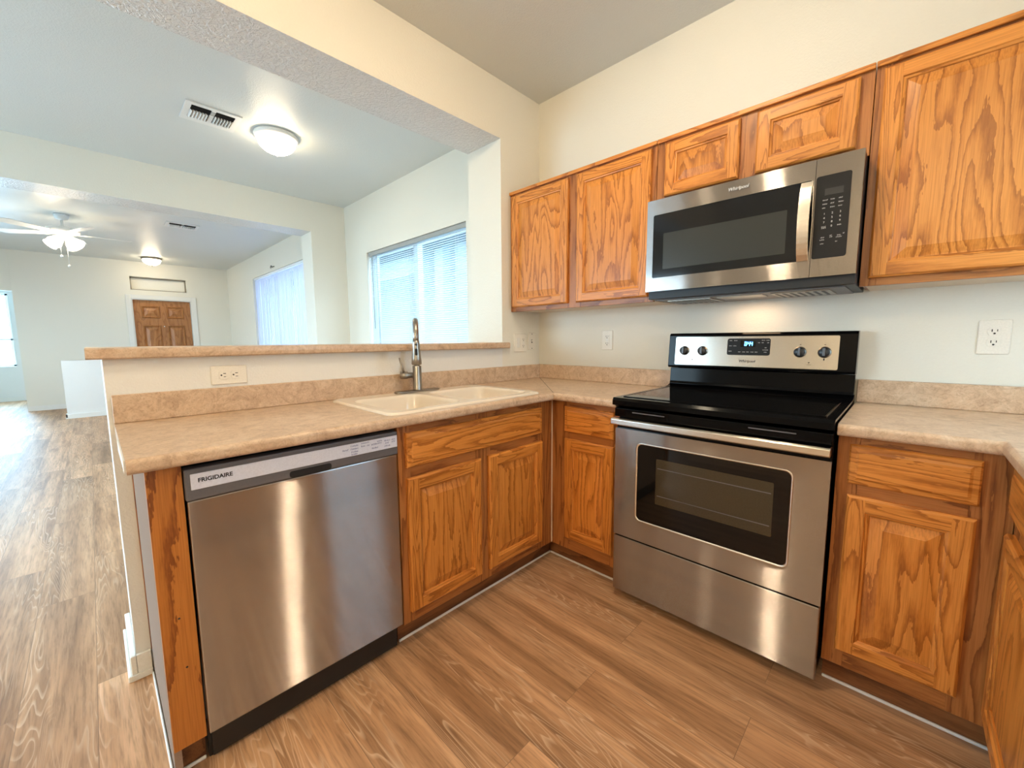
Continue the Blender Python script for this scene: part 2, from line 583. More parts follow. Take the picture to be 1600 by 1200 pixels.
def thing(name, label, cat, loc=(0, 0, 0), rz=0.0, group=None):
    o = bpy.data.objects.new(name, None)
    o.empty_display_size = 0.1
    o.location = loc
    o.rotation_euler = (0, 0, rz)
    C.objects.link(o)
    o['label'] = label
    o['category'] = cat
    if group:
        o['group'] = group
    return o


def tag(o, label, cat, group=None):
    o['label'] = label
    o['category'] = cat
    if group:
        o['group'] = group
    return o


def struct(o, label=None):
    o['kind'] = 'structure'
    if label:
        o['label'] = label
    return o


def sroot(name, loc=(0, 0, 0), rz=0.0, label=None):
    o = bpy.data.objects.new(name, None)
    o.empty_display_size = 0.1
    o.location = loc
    o.rotation_euler = (0, 0, rz)
    C.objects.link(o)
    return struct(o, label)


def text(name, body, size, m, parent, loc, rot, shear=0.0, bold=0.0, align='CENTER', ex=0.0004, sx=1.0):
    cu = bpy.data.curves.new(name, 'FONT')
    cu.body = body
    cu.size = size
    cu.shear = shear
    cu.offset = bold
    cu.extrude = ex
    cu.align_x = align
    cu.align_y = 'CENTER'
    tmp = bpy.data.objects.new(name, cu)
    C.objects.link(tmp)
    dg = bpy.context.evaluated_depsgraph_get()
    me = bpy.data.meshes.new_from_object(tmp.evaluated_get(dg))
    bpy.data.objects.remove(tmp)
    me.materials.clear()
    me.materials.append(M[m])
    mat = Matrix.Translation(loc) @ rot.to_4x4() @ Matrix.Diagonal((sx, 1, 1, 1))
    me.transform(mat)
    o = bpy.data.objects.new(name, me)
    C.objects.link(o)
    o.parent = parent
    return o


ROT_Y = Matrix(((1, 0, 0), (0, 0, -1), (0, 1, 0)))      # text lying on a face that looks to -y (x right, z up)


def wall_grid(mb, axis, a0, a1, u0, u1, z0, z1, holes, m):
    """a slab between a0 and a1 on `axis` ('X' or 'Y'), spanning u0..u1 by z0..z1, with rectangular holes (u0,u1,z0,z1)"""
    us = sorted({u0, u1, *[h[0] for h in holes], *[h[1] for h in holes]})
    zs = sorted({z0, z1, *[h[2] for h in holes], *[h[3] for h in holes]})
    us = [u for u in us if u0 <= u <= u1]
    zs = [z for z in zs if z0 <= z <= z1]

    def solid(i, j):
        if i < 0 or j < 0 or i >= len(us) - 1 or j >= len(zs) - 1:
            return False
        cu, cz = (us[i] + us[i + 1]) / 2, (zs[j] + zs[j + 1]) / 2
        return not any(h[0] < cu < h[1] and h[2] < cz < h[3] for h in holes)

    def P(u, a, z):
        return (a, u, z) if axis == 'X' else (u, a, z)
    tmp = bmesh.new()
    cache = {}

    def V(u, a, z):
        k = (round(u, 5), round(a, 5), round(z, 5))
        if k not in cache:
            cache[k] = tmp.verts.new(P(u, a, z))
        return cache[k]

    def F(*p):
        try:
            tmp.faces.new([V(*q) for q in p])
        except ValueError:
            pass
    for i in range(len(us) - 1):
        for j in range(len(zs) - 1):
            if not solid(i, j):
                continue
            A, B, Z0, Z1 = us[i], us[i + 1], zs[j], zs[j + 1]
            F((A, a0, Z0), (B, a0, Z0), (B, a0, Z1), (A, a0, Z1))
            F((A, a1, Z0), (A, a1, Z1), (B, a1, Z1), (B, a1, Z0))
            if not solid(i - 1, j):
                F((A, a0, Z0), (A, a0, Z1), (A, a1, Z1), (A, a1, Z0))
            if not solid(i + 1, j):
                F((B, a0, Z0), (B, a1, Z0), (B, a1, Z1), (B, a0, Z1))
            if not solid(i, j - 1):
                F((A, a0, Z0), (A, a1, Z0), (B, a1, Z0), (B, a0, Z0))
            if not solid(i, j + 1):
                F((A, a0, Z1), (B, a0, Z1), (B, a1, Z1), (A, a1, Z1))
    bmesh.ops.recalc_face_normals(tmp, faces=tmp.faces)
    mb._add(tmp, m)
    return mb


# ------------------------------------------------------------------ the room shell
ZC = 2.742           # ceiling
ZB = 2.408           # underside of the beams
XD0, XD1 = -3.32, -3.02      # header between dining and living room
XF = -9.0            # far wall
YF = -4.6            # wall behind the camera side

mb = MB()
mb.box(-11.45, 2.9, YF - 0.1, 0.16, -0.12, 0.0, 'floor')
struct(mb.build('floor'))
mb = MB()
mb.box(-11.45, 2.9, YF - 0.1, 0.16, ZC, ZC + 0.12, 'ceiling')
struct(mb.build('ceiling'))

DW = (-2.505, -0.785, 0.90, 2.15)        # dining window opening x0,x1,z0,z1
LW = (-7.02, -4.40, 0.55, 2.35)           # living-room window opening
mb = MB()
wall_grid(mb, 'Y', 0.0, 0.15, XF - 0.15, 2.85, 0.0, ZC, [DW, LW], 'wall')
struct(mb.build('wall_back'))

YJ = -0.367          # jamb of the pass-through
mb = MB()            # stub, beam over the peninsula
mb.box(-0.308, 0.0, YJ, -0.0005, 0.0, ZC - 0.0005, 'wall')
struct(mb.build('wall_left'))
mb = MB()
mb.box(-0.308, 0.0, YF, YJ - 0.0003, ZB, ZC - 0.0005, 'wall')
struct(mb.build('wall_beam'))
PL = -2.197          # end of the pony wall
mb = MB()
mb.box(-0.308, 0.0, PL, YJ - 0.0003, 0.0, 1.127, 'white_wall')
struct(mb.build('wall_peninsula'))

mb = MB()            # jamb + header towards the living room
wall_grid(mb, 'X', XD0, XD1, YF, -0.0005, 0.0, ZC - 0.0005, [(YF + 0.35, -0.39, -1, 2.405)], 'wall')
struct(mb.build('wall_dining'))

DOOR = (-1.60, -0.66, 0.0, 2.03)
TRAN = (-1.585, -0.72, 2.20, 2.455)
mb = MB()
wall_grid(mb, 'X', XF - 0.15, XF, -3.06, -0.0005, 0.0, ZC - 0.0005, [(DOOR[0], DOOR[1], -1, DOOR[3]), TRAN], 'wall')
struct(mb.build('wall_far'))
mb = MB()            # lintel over the opening left of the far wall
mb.box(XF - 0.15, XF, YF, -3.0605, 2.06, ZC - 0.0005, 'wall')
struct(mb.build('wall_lintel'))
FW = (-4.45, -3.30, 0.71, 2.18)
mb = MB()
wall_grid(mb, 'X', -11.35, -11.2, YF, 0.1, 0.0, ZC - 0.0005, [FW], 'white_wall')
struct(mb.build('wall_far_room'))
mb = MB()
wall_grid(mb, 'Y', YF - 0.1, YF - 0.0005, -11.3, 2.85, 0.0, ZC - 0.0005, [(-2.7, -0.5, 0.03, 2.10), (-7.2, -4.8, 0.7, 2.15)], 'wall')
struct(mb.build('wall_front'))
KW = (-0.96, -0.40, 1.08, 1.95)
mb = MB()
wall_grid(mb, 'X', 2.70, 2.85, YF, -0.0005, 0.0, ZC - 0.0005, [KW], 'wall')
struct(mb.build('wall_right'))
mb = MB()            # short white partition by the entry
mb.box(-7.60, -7.47, -2.555, -1.60, 0.0, 0.905, 'white_wall')
struct(mb.build('wall_partition'))

def soffit(name):
    o = bpy.data.objects[name]
    o.data.materials.append(M['beam'])
    for p in o.data.polygons:
        if p.normal.z < -0.9:
            p.material_index = 1
soffit('wall_beam')
soffit('wall_dining')

# baseboards
def base(name, x0, x1, y0, y1, h=0.085):
    mb = MB()
    mb.box(x0, x1, y0, y1, 0.0005, h * 0.8, 'trim')
    cx = min(0.004, (x1 - x0) * 0.25)
    cy = min(0.004, (y1 - y0) * 0.25)
    mb.box(x0 + cx, x1 - cx, y0 + cy, y1 - cy, h * 0.8 - 0.0002, h, 'trim')
    return struct(mb.build(name))
base('baseboard_far', XF + 0.0005, XF + 0.016, -3.06, DOOR[0] - 0.085)
base('baseboard_far_room', -11.1995, -11.184, YF, 0.0)
mb = MB()
mb.box(-7.4695, -7.454, -2.571, -1.60, 0.0005, 0.07, 'trim')
mb.box(-7.60, -7.454, -2.571, -2.5555, 0.0005, 0.07, 'trim')
mb.box(-7.60, -7.45, -2.577, -1.60, 0.0004, 0.018, 'trim')
struct(mb.build('baseboard_partition'))
mb = MB()            # wraps the end of the pony wall
mb.box(-0.324, 0.012, PL - 0.0165, PL - 0.0004, 0.0005, 0.088, 'trim', 0.003)
mb.box(-0.324, -0.3085, PL, -0.40, 0.0005, 0.088, 'trim', 0.003)
mb.box(0.0005, 0.012, PL, -2.158, 0.0005, 0.088, 'trim', 0.002)
mb.box(-0.330, 0.018, PL - 0.026, PL - 0.0165, 0.0005, 0.022, 'trim', 0.003)
mb.box(0.012, 0.019, PL - 0.02, -2.158, 0.0005, 0.022, 'trim', 0.002)
struct(mb.build('baseboard_peninsula'))

# ------------------------------------------------------------------ dining window + mini blind
w1 = sroot('window_1', (0, 0, 0))
mb = MB()
x0, x1, z0, z1 = DW
fy0, fy1 = 0.075, 0.125
mb.box(x0, x0 + 0.045, fy0, fy1, z0, z1, 'vinyl', 0.004)
mb.box(x1 - 0.045, x1, fy0, fy1, z0, z1, 'vinyl', 0.004)
mb.box(x0, x1, fy0, fy1, z1 - 0.045, z1, 'vinyl', 0.004)
mb.box(x0, x1, fy0, fy1, z0, z0 + 0.045, 'vinyl', 0.004)
mb.box(-1.67, -1.60, fy0 - 0.01, fy1, z0 + 0.04, z1 - 0.04, 'vinyl', 0.004)
mb.build('window_frame', w1)
mb = MB()
mb.box(x0 + 0.045, -1.67, 0.095, 0.099, z0 + 0.045, z1 - 0.045, 'pane')
mb.build('pane', w1)
mb = MB()
mb.box(-1.60, x1 - 0.045, 0.105, 0.109, z0 + 0.045, z1 - 0.045, 'pane')
mb.build('pane', w1)
mb = MB()
mb.box(x0, x1, 0.0, 0.07, z0, z0 + 0.012, 'trim')
mb.build('window_sill', w1)

bl = thing('mini_blind', 'white mini blind with narrow horizontal slats over the dining window', 'blind', (0, 0, z0))
mb = MB()
mb.box(x0 + 0.01, x1 - 0.01, 0.012, 0.050, z1 - 0.042 - z0, z1 - 0.002 - z0, 'headrail', 0.003)
mb.build('headrail', bl)
mb = MB()
zt, zb_ = z1 - 0.055 - z0, 0.045
ns = 60
for k in range(ns):
    z = zt - (zt - zb_) * k / (ns - 1)
    a = math.radians(46)
    ca, sa = math.cos(a) * 0.0125, math.sin(a) * 0.0125
    yc = 0.031
    P = [(yc - ca, z - sa - 0.0006), (yc, z + 0.0018), (yc + ca, z + sa - 0.0006)]
    Q = [(u, v - 0.0006) for u, v in P][::-1]
    mb.prism(P + Q, 'X', x0 + 0.016, x1 - 0.016, 'slat')
mb.build('slats', bl)
mb = MB()
mb.box(x0 + 0.014, x1 - 0.014, 0.020, 0.042, 0.014, 0.030, 'vinyl', 0.003)
mb.build('bottom_rail', bl)
for xc in (x0 + 0.16, -1.70, -1.60, x1 - 0.16):
    mb = MB()
    for yy in (0.017, 0.045):
        mb.tube([(xc, yy, 0.03), (xc, yy, zt)], 0.0011, 'vinyl', 6)
    mb.build('ladder_cord', bl)
mb = MB()
mb.tube([(x0 + 0.10, 0.008, zt + 0.01), (x0 + 0.115, 0.006, zt - 0.78)], 0.004, 'headrail', 8)
mb.build('tilt_wand', bl)
mb = MB()
mb.tube([(x0 + 0.19, 0.008, zt + 0.01), (x0 + 0.21, 0.008, 0.08)], 0.0025, 'headrail', 6)
mb.tube([(x0 + 0.205, 0.008, zt + 0.01), (x0 + 0.225, 0.008, 0.08)], 0.0025, 'headrail', 6)
mb.build('lift_cord', bl)

# ------------------------------------------------------------------ living-room window + vertical blind
w2 = sroot('window_2')
x0, x1, z0, z1 = LW
mb = MB()
for a, b in ((x0, x0 + 0.05), (x1 - 0.05, x1), ((x0 + x1) / 2 - 0.03, (x0 + x1) / 2 + 0.03)):
    mb.box(a, b, 0.085, 0.13, z0, z1, 'vinyl', 0.004)
mb.box(x0, x1, 0.085, 0.13, z1 - 0.05, z1, 'vinyl', 0.004)
mb.box(x0, x1, 0.085, 0.13, z0, z0 + 0.05, 'vinyl', 0.004)
mb.build('window_frame', w2)
mb = MB()
mb.box(x0 + 0.05, x1 - 0.05, 0.105, 0.109, z0 + 0.05, z1 - 0.05, 'pane')
mb.build('pane', w2)
vb = thing('vertical_blind', 'closed white vertical blind lit blue over the living room window', 'blind', (0, 0, z0))
mb = MB()
mb.box(x0 + 0.01, x1 - 0.01, 0.012, 0.05, z1 - z0 - 0.04, z1 - z0 - 0.002, 'vinyl', 0.003)
mb.build('headrail', vb)
mb = MB()
nv = 33
for k in range(nv):
    xc = x0 + 0.05 + (x1 - x0 - 0.10) * k / (nv - 1)
    a = math.radians(-4 + random.uniform(-8, 8))
    dx, dy = math.cos(a) * 0.047, math.sin(a) * 0.047
    yc = 0.036
    P = [(xc + dx * q + dy * 0.26 * (1 - q * q), yc + dy * q - dx * 0.26 * (1 - q * q)) for q in (-1, -0.6, -0.2, 0.2, 0.6, 1)]
    Q = [(u, v + 0.0009) for u, v in P][::-1]
    mb.prism(P + Q, 'Z', 0.02, z1 - z0 - 0.045, 'vane')
mb.build('vanes', vb)
# curled wire hook above the blind
mb = MB()
pts = [(0.06 * t - 0.02, -0.012, 0.0) for t in (1.9, 1.4, 0.9)]
for k in range(8):
    a = -0.4 + k * 0.62
    pts.append((-0.045 + 0.032 * math.cos(a), -0.014, 0.022 * math.sin(a) + 0.006))
mb.tube(pts, 0.006, 'edge_black', 8)
hk = mb.build('wire_hook')
hk.location = (-5.78, -0.001, 2.405)
tag(hk, 'small dark curled wire hook on the wall above the vertical blind', 'hook')

# ------------------------------------------------------------------ far wall: door, transom, far room window
d1 = sroot('door_1', (XF, 0, 0), 0, 'oak six panel front door in white casing')
mb = MB()
ya, yb = DOOR[0] + 0.028, DOOR[1] - 0.028
dz1 = DOOR[3] - 0.02
mb.box(-0.085, -0.050, ya, yb, 0.008, dz1, 'door', 0.002)
W = yb - ya
for u0, u1 in ((0.13, 0.44), (0.56, 0.87)):
    for v0, v1 in ((0.10, 0.80), (0.95, 1.52), (1.66, 1.90)):
        yy0, yy1 = ya + W * u0, ya + W * u1
        xs = [(0.0, -0.0498), (0.012, -0.026), (0.030, -0.0495), (0.046, -0.0495), (0.090, -0.030)]
        rings = [[(x, yy0 + i, v0 + i), (x, yy1 - i, v0 + i), (x, yy1 - i, v1 - i), (x, yy0 + i, v1 - i)] for i, x in xs]
        mb.loops(rings, 'door', True, False, True)
mb.build('door_leaf', d1)
mb = MB()
mb.lathe([(0.0, -0.0499), (0.010, -0.0499), (0.010, -0.043), (0.0, -0.042)], 'trim', 16, 'X', (0, (ya + yb) / 2, 1.50))
mb.build('peephole', d1)
mb = MB()
mb.lathe([(0.0, -0.0499), (0.032, -0.0499), (0.030, -0.040), (0.012, -0.038), (0.012, -0.012), (0.028, -0.004), (0.028, 0.014), (0.0, 0.022)], 'nickel', 20, 'X', (0, ya + 0.07, 0.95))
mb.build('door_knob', d1)
mb = MB()
cw = 0.075
mb.box(0.0005, 0.016, DOOR[0] - cw, DOOR[0] + 0.004, 0.0, DOOR[3] + cw, 'trim', 0.004)
mb.box(0.0005, 0.016, DOOR[1] - 0.004, DOOR[1] + cw, 0.0, DOOR[3] + cw, 'trim', 0.004)
mb.box(0.0005, 0.016, DOOR[0] + 0.004, DOOR[1] - 0.004, DOOR[3] - 0.004, DOOR[3] + cw, 'trim', 0.004)
mb.box(-0.15, 0.0004, DOOR[0] + 0.0004, DOOR[0] + 0.022, 0.0, DOOR[3] - 0.0004, 'trim')
mb.box(-0.15, 0.0004, DOOR[1] - 0.022, DOOR[1] - 0.0004, 0.0, DOOR[3] - 0.0004, 'trim')
mb.box(-0.15, 0.0004, DOOR[0] + 0.022, DOOR[1] - 0.022, DOOR[3] - 0.018, DOOR[3] - 0.0004, 'trim')
mb.build('door_casing', d1)
w3 = sroot('window_3', (XF, 0, 0))
mb = MB()
for a, b, c, d in ((TRAN[0], TRAN[0] + 0.02, TRAN[2], TRAN[3]), (TRAN[1] - 0.02, TRAN[1], TRAN[2], TRAN[3]),
                   (TRAN[0], TRAN[1], TRAN[3] - 0.02, TRAN[3]), (TRAN[0], TRAN[1], TRAN[2], TRAN[2] + 0.02)):
    mb.box(-0.14, -0.10, a, b, c, d, 'bronze')
mb.build('window_frame', w3)
mb = MB()
mb.box(-0.128, -0.122, TRAN[0] + 0.02, TRAN[1] - 0.02, TRAN[2] + 0.02, TRAN[3] - 0.02, 'transom')
mb.build('frosted_pane', w3)
w4 = sroot('window_4', (-11.2, 0, 0))
mb = MB()
y0, y1, z0, z1 = FW
for a, b, c, d in ((y0, y0 + 0.04, z0, z1), (y1 - 0.04, y1, z0, z1), (y0, y1, z1 - 0.04, z1), (y0, y1, z0, z0 + 0.04), (y0, y1, 1.24, 1.275)):
    mb.box(-0.12, -0.08, a, b, c, d, 'vinyl', 0.003)
mb.build('window_frame', w4)
mb = MB()
mb.box(-0.102, -0.098, y0 + 0.04, y1 - 0.04, z0 + 0.04, z1 - 0.04, 'pane')
mb.build('pane', w4)
w5 = sroot('window_5', (2.70, 0, 0))
mb = MB()
y0, y1, z0, z1 = KW
for a, b, c, d in ((y0, y0 + 0.04, z0, z1), (y1 - 0.04, y1, z0, z1), (y0, y1, z1 - 0.04, z1), (y0, y1, z0, z0 + 0.04)):
    mb.box(0.08, 0.12, a, b, c, d, 'vinyl', 0.003)
mb.build('window_frame', w5)
mb = MB()
mb.box(0.098, 0.102, y0 + 0.04, y1 - 0.04, z0 + 0.04, z1 - 0.04, 'pane')
mb.build('pane', w5)

# ------------------------------------------------------------------ outside
mb = MB()
mb.box(-40, 30, -30, 30, -0.5, -0.3, 'ground')
struct(mb.build('ground'))
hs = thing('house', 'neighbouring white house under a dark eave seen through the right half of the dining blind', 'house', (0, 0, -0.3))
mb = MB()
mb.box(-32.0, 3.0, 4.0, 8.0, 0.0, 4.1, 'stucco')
mb.build('house_wall', hs)
mb = MB()
mb.box(-32.3, 3.3, 3.3, 8.4, 3.75, 4.15, 'roof')
mb.prism([(3.2, 4.15), (8.6, 4.15), (5.9, 5.3)], 'X', -32.4, 3.4, 'roof')
mb.build('roof', hs)
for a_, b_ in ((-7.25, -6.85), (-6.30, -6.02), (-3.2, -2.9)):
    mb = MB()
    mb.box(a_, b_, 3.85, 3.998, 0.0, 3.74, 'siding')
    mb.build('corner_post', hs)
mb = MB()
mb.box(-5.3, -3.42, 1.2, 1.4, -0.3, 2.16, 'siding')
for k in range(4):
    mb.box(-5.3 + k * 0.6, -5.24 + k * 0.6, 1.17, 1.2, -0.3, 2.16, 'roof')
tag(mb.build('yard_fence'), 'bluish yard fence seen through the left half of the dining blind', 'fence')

# ------------------------------------------------------------------ ceiling fittings
def flush_light(name, loc, R, label, glass, ringm, group='round ceiling lights'):
    t = thing(name, label, 'ceiling light', loc, 0, group)
    mb = MB()
    mb.lathe([(0.0, -0.0005), (R, -0.0005), (R * 1.03, -0.012), (R * 1.0, -0.028), (R * 0.90, -0.036), (0.0, -0.036)], ringm, 40)
    mb.build('base_ring', t)
    mb = MB()
    prof = [(0.0, -0.0365), (R * 0.89, -0.0365)]
    for k in range(1, 9):
        a = k / 9 * PI / 2
        prof.append((R * 0.89 * math.cos(a), -0.0365 - R * 0.66 * math.sin(a)))
    prof.append((0.0, -0.0365 - R * 0.66))
    mb.lathe(prof, glass, 40)
    mb.build('glass_bowl', t)
    mb = MB()
    zz = -0.0365 - R * 0.66
    mb.lathe([(0.0, zz + 0.004), (0.013, zz), (0.011, zz - 0.008), (0.006, zz - 0.012), (0.007, zz - 0.020), (0.0, zz - 0.026)], ringm, 16)
    mb.build('finial', t)
    return t
flush_light('ceiling_light', (-1.69, -1.10, ZC), 0.148, 'round ceiling light with glowing glass bowl above the dining area', 'lampglass', 'fan')
flush_light('ceiling_light', (-8.35, -1.29, ZC), 0.150, 'small round ceiling light glowing in front of the transom window', 'lampglass', 'bronze')
flush_light('ceiling_light', (1.21, -1.27, ZC), 0.065, 'round ceiling light of the kitchen in front of the stove', 'kitchenglass', 'fan')
flush_light('ceiling_light', (0.62, -2.00, ZC), 0.065, 'round ceiling light of the kitchen above the dishwasher', 'rearglass', 'fan')
flush_light('ceiling_light', (2.05, -3.95, ZC), 0.150, 'unseen round ceiling light added far behind the viewer to fill the kitchen', 'fillglass', 'fan')  # out of view, added as fill light for the kitchen


def vent(name, x0, x1, y0, y1, label):
    cx, cy = (x0 + x1) / 2, (y0 + y1) / 2
    t = thing(name, label, 'vent', (cx, cy, ZC), 0, 'ceiling air vents')
    a, b = (x1 - x0) / 2, (y1 - y0) / 2
    mb = MB()
    f = 0.035
    for q in ((-a, a, -b, -b + f), (-a, a, b - f, b), (-a, -a + f * 1.6, -b + f, b - f), (a - f, a, -b + f, b - f), (-a + f * 1.6, a - f, -0.012, 0.012)):
        mb.box(q[0], q[1], q[2], q[3], -0.010, -0.0006, 'fan')
    mb.build('frame', t)
    mb = MB()
    mb.box(-a + 0.02, a - 0.02, -b + 0.02, b - 0.02, -0.0030, -0.0012, 'black_matte')
    mb.build('duct_opening', t)
    mb = MB()
    n = 6
    for s in (-1, 1):
        for k in range(n):
            yc = s * (0.020 + (b - f - 0.02) * (k + 0.5) / n)
            x_in, x_out = -a + f * 1.6, a - f - 0.075
            mb.prism([(yc - 0.009, -0.0035), (yc - 0.006, -0.0032), (yc - s * 0.004 + 0.001, -0.018), (yc - s * 0.004 - 0.002, -0.018)], 'X', x_in, x_out, 'fan')
    for k in range(3):
        xx = a - f - 0.066 + k * 0.021
        mb.box(xx, xx + 0.004, -b + f, b - f, -0.012, -0.0034, 'black_matte')
    mb.build('louvres', t)
    return t
vent('ceiling_vent', -1.855, -1.57, -1.66, -1.345, 'white air vent in the dining ceiling beside the round light')
vent('ceiling_vent', -5.42, -5.12, -1.40, -1.05, 'smaller looking white air vent in the living room ceiling beyond the header')

# ceiling fan
fx, fy = -5.66, -2.335
fan = thing('ceiling_fan', 'white five bladed ceiling fan with lit glass shades and pull chains', 'fan', (fx, fy, ZC))
mb = MB()
mb.lathe([(0.0, -0.0005), (0.066, -0.0005), (0.068, -0.02), (0.055, -0.055), (0.03, -0.068), (0.0, -0.07)], 'fan', 28)
mb.build('canopy', fan)
mb = MB()
mb.lathe([(0.0, -0.07), (0.011, -0.07), (0.011, -0.13), (0.03, -0.14), (0.03, -0.155), (0.0, -0.155)], 'fan', 16)
mb.build('downrod', fan)
mb = MB()
mb.lathe([(0.0, -0.155), (0.12, -0.158), (0.145, -0.17), (0.148, -0.215), (0.135, -0.225), (0.0, -0.228)], 'fan', 36)
mb.build('motor_housing', fan)
mb = MB()
mb.lathe([(0.0, -0.228), (0.055, -0.228), (0.06, -0.27), (0.045, -0.30), (0.0, -0.305)], 'fan', 24)
mb.build('light_kit', fan)
for k in range(5):
    a = math.radians(72 * k + 22)
    R = Matrix.Rotation(a, 4, 'Z') @ Matrix.Rotation(math.radians(10), 4, 'X')
    mb = MB()
    pts = [(0.17, -0.045), (0.55, -0.066), (0.60, -0.055), (0.625, -0.02), (0.625, 0.02), (0.60, 0.055), (0.55, 0.066), (0.17, 0.045)]
    T = Matrix.Translation((0, 0, -0.222)) @ R
    mb.prism(pts, 'Z', -0.003, 0.003, 'fan', mat=T)
    bld = mb.build('blade', fan)
    mb = MB()
    mb.prism([(0.10, -0.015), (0.20, -0.030), (0.24, 0.0), (0.20, 0.030), (0.10, 0.015)], 'Z', -0.010, -0.0035, 'fan', mat=T)
    mb.build('blade_arm', bld)
for k in range(4):
    a = math.radians(90 * k + 45 + 12)
    T = Matrix.Translation((0, 0, -0.285)) @ Matrix.Rotation(a, 4, 'Z') @ Matrix.Translation((0.05, 0, 0)) @ Matrix.Rotation(math.radians(-52), 4, 'Y')
    mb = MB()
    mb.lathe([(0.0, 0.0), (0.020, 0.0), (0.028, -0.02), (0.052, -0.06), (0.062, -0.10), (0.070, -0.125), (0.064, -0.124), (0.050, -0.07), (0.0, -0.03)], 'fanglass', 24, mat=T)
    sh = mb.build('glass_shade', fan)
    mb = MB()
    mb.lathe([(0.0, 0.02), (0.015, 0.02), (0.022, 0.0), (0.022, -0.008), (0.0, -0.008)], 'fan', 16, mat=T)
    mb.build('shade_holder', sh)
for dy, L in ((-0.035, 0.49), (0.02, 0.60)):
    mb = MB()
    mb.tube([(0.02, dy, -0.30), (0.02, dy, -L)], 0.0025, 'fan', 6)
    mb.lathe([(0.0, -L + 0.005), (0.012, -L - 0.008), (0.014, -L - 0.022), (0.0, -L - 0.034)], 'fan', 12, at=(0.02, dy, 0))
    mb.build('pull_chain', fan)

# ------------------------------------------------------------------ cabinets
def ring4(x0, x1, z0, z1, i, y):
    return [(x0 + i, y, z0 + i), (x1 - i, y, z0 + i), (x1 - i, y, z1 - i), (x0 + i, y, z1 - i)]


def mring(mb, a, b, mv, mh):
    """ring of four quads between two rectangles: bottom/top take mh, sides mv"""
    for k in range(4):
        mb.quad([a[k], a[(k + 1) % 4], b[(k + 1) % 4], b[k]], mh if k % 2 == 0 else mv)


def door(parent, x0, x1, z0, z1, yf, fw=0.056, label=None):
    """raised-panel door; yf = face-frame plane (front is towards -y)"""
    mb = MB()
    T = 0.019
    R = [(0.0, 0.0), (0.0, -0.013), (0.004, -0.017), (0.007, -T)]
    rs = [ring4(x0, x1, z0, z1, i, yf + y - 0.0004) for i, y in R]
    mb.quad(rs[0][::-1], 'oak_s')
    for a, b in zip(rs, rs[1:]):
        mring(mb, a, b, 'oak_s', 'oak_h')
    y = yf - T - 0.0004
    a, f = 0.007, fw - 0.010
    mb.quad([(x0 + a, y, z0 + a), (x0 + f, y, z0 + a), (x0 + f, y, z1 - a), (x0 + a, y, z1 - a)], 'oak_s')
    mb.quad([(x1 - f, y, z0 + a), (x1 - a, y, z0 + a), (x1 - a, y, z1 - a), (x1 - f, y, z1 - a)], 'oak_s')
    mb.quad([(x0 + f, y, z0 + a), (x1 - f, y, z0 + a), (x1 - f, y, z0 + f), (x0 + f, y, z0 + f)], 'oak_h')
    mb.quad([(x0 + f, y, z1 - f), (x1 - f, y, z1 - f), (x1 - f, y, z1 - a), (x0 + f, y, z1 - a)], 'oak_h')
    R = [(f, -T), (f + 0.003, -T + 0.0045), (f + 0.008, -T + 0.006), (fw, -T + 0.008), (fw, -0.006)]
    rs = [ring4(x0, x1, z0, z1, i, yf + y - 0.0004) for i, y in R]
    for p, q in zip(rs, rs[1:]):
        mring(mb, p, q, 'oak_s', 'oak_h')
    bmesh.ops.recalc_face_normals(mb.bm, faces=mb.bm.faces)
    o = mb.build('door', parent)
    mb = MB()
    bv = 0.034
    R = [(fw - 0.001, -0.0075), (fw + 0.004, -0.0075), (fw + bv, -0.0150), (fw + bv + 0.001, -0.0155)]
    rs = [ring4(x0, x1, z0, z1, i, yf + y - 0.0004) for i, y in R]
    for p, q in zip(rs, rs[1:]):
        mring(mb, p, q, 'oak_v', 'oak_v')
    mb.quad(rs[-1], 'oak_v')
    bmesh.ops.recalc_face_normals(mb.bm, faces=mb.bm.faces)
    mb.build('raised_panel', o)
    return o


def drawer(parent, x0, x1, z0, z1, yf, name='drawer_front', lip=0.020):
    mb = MB()
    R = [(0.0, 0.0), (0.0, -0.012), (0.004, -0.0155), (lip - 0.004, -0.0165), (lip, -0.0185), (lip + 0.003, -0.020)]
    rs = [ring4(x0, x1, z0, z1, i, yf + y - 0.0004) for i, y in R]
    mb.quad(rs[0][::-1], 'oak_h')
    for a, b in zip(rs, rs[1:]):
        mring(mb, a, b, 'oak_h', 'oak_h')
    mb.quad(rs[-1], 'oak_h')
    bmesh.ops.recalc_face_normals(mb.bm, faces=mb.bm.faces)
    return mb.build(name, parent)


def face_frame(parent, x0, x1, z0, z1, yf, stiles, rails, t=0.018):
    """stiles: (x0,x1); rails: (z0,z1, xa, xb)"""
    mb = MB()
    for a, b in stiles:
        mb.box(a, b, yf, yf + t, z0, z1, 'frame_v', 0.0008, 1)
    for c, d, a, b in rails:
        mb.box(a, b, yf + 0.0003, yf + t, c, d, 'frame_h', 0.0006, 1)
    return mb.build('face_frame', parent)


# ---- wall cabinets (local = world axes, back against y = 0)
UF = -0.286
UZ0, UZ1 = 1.362, 2.098


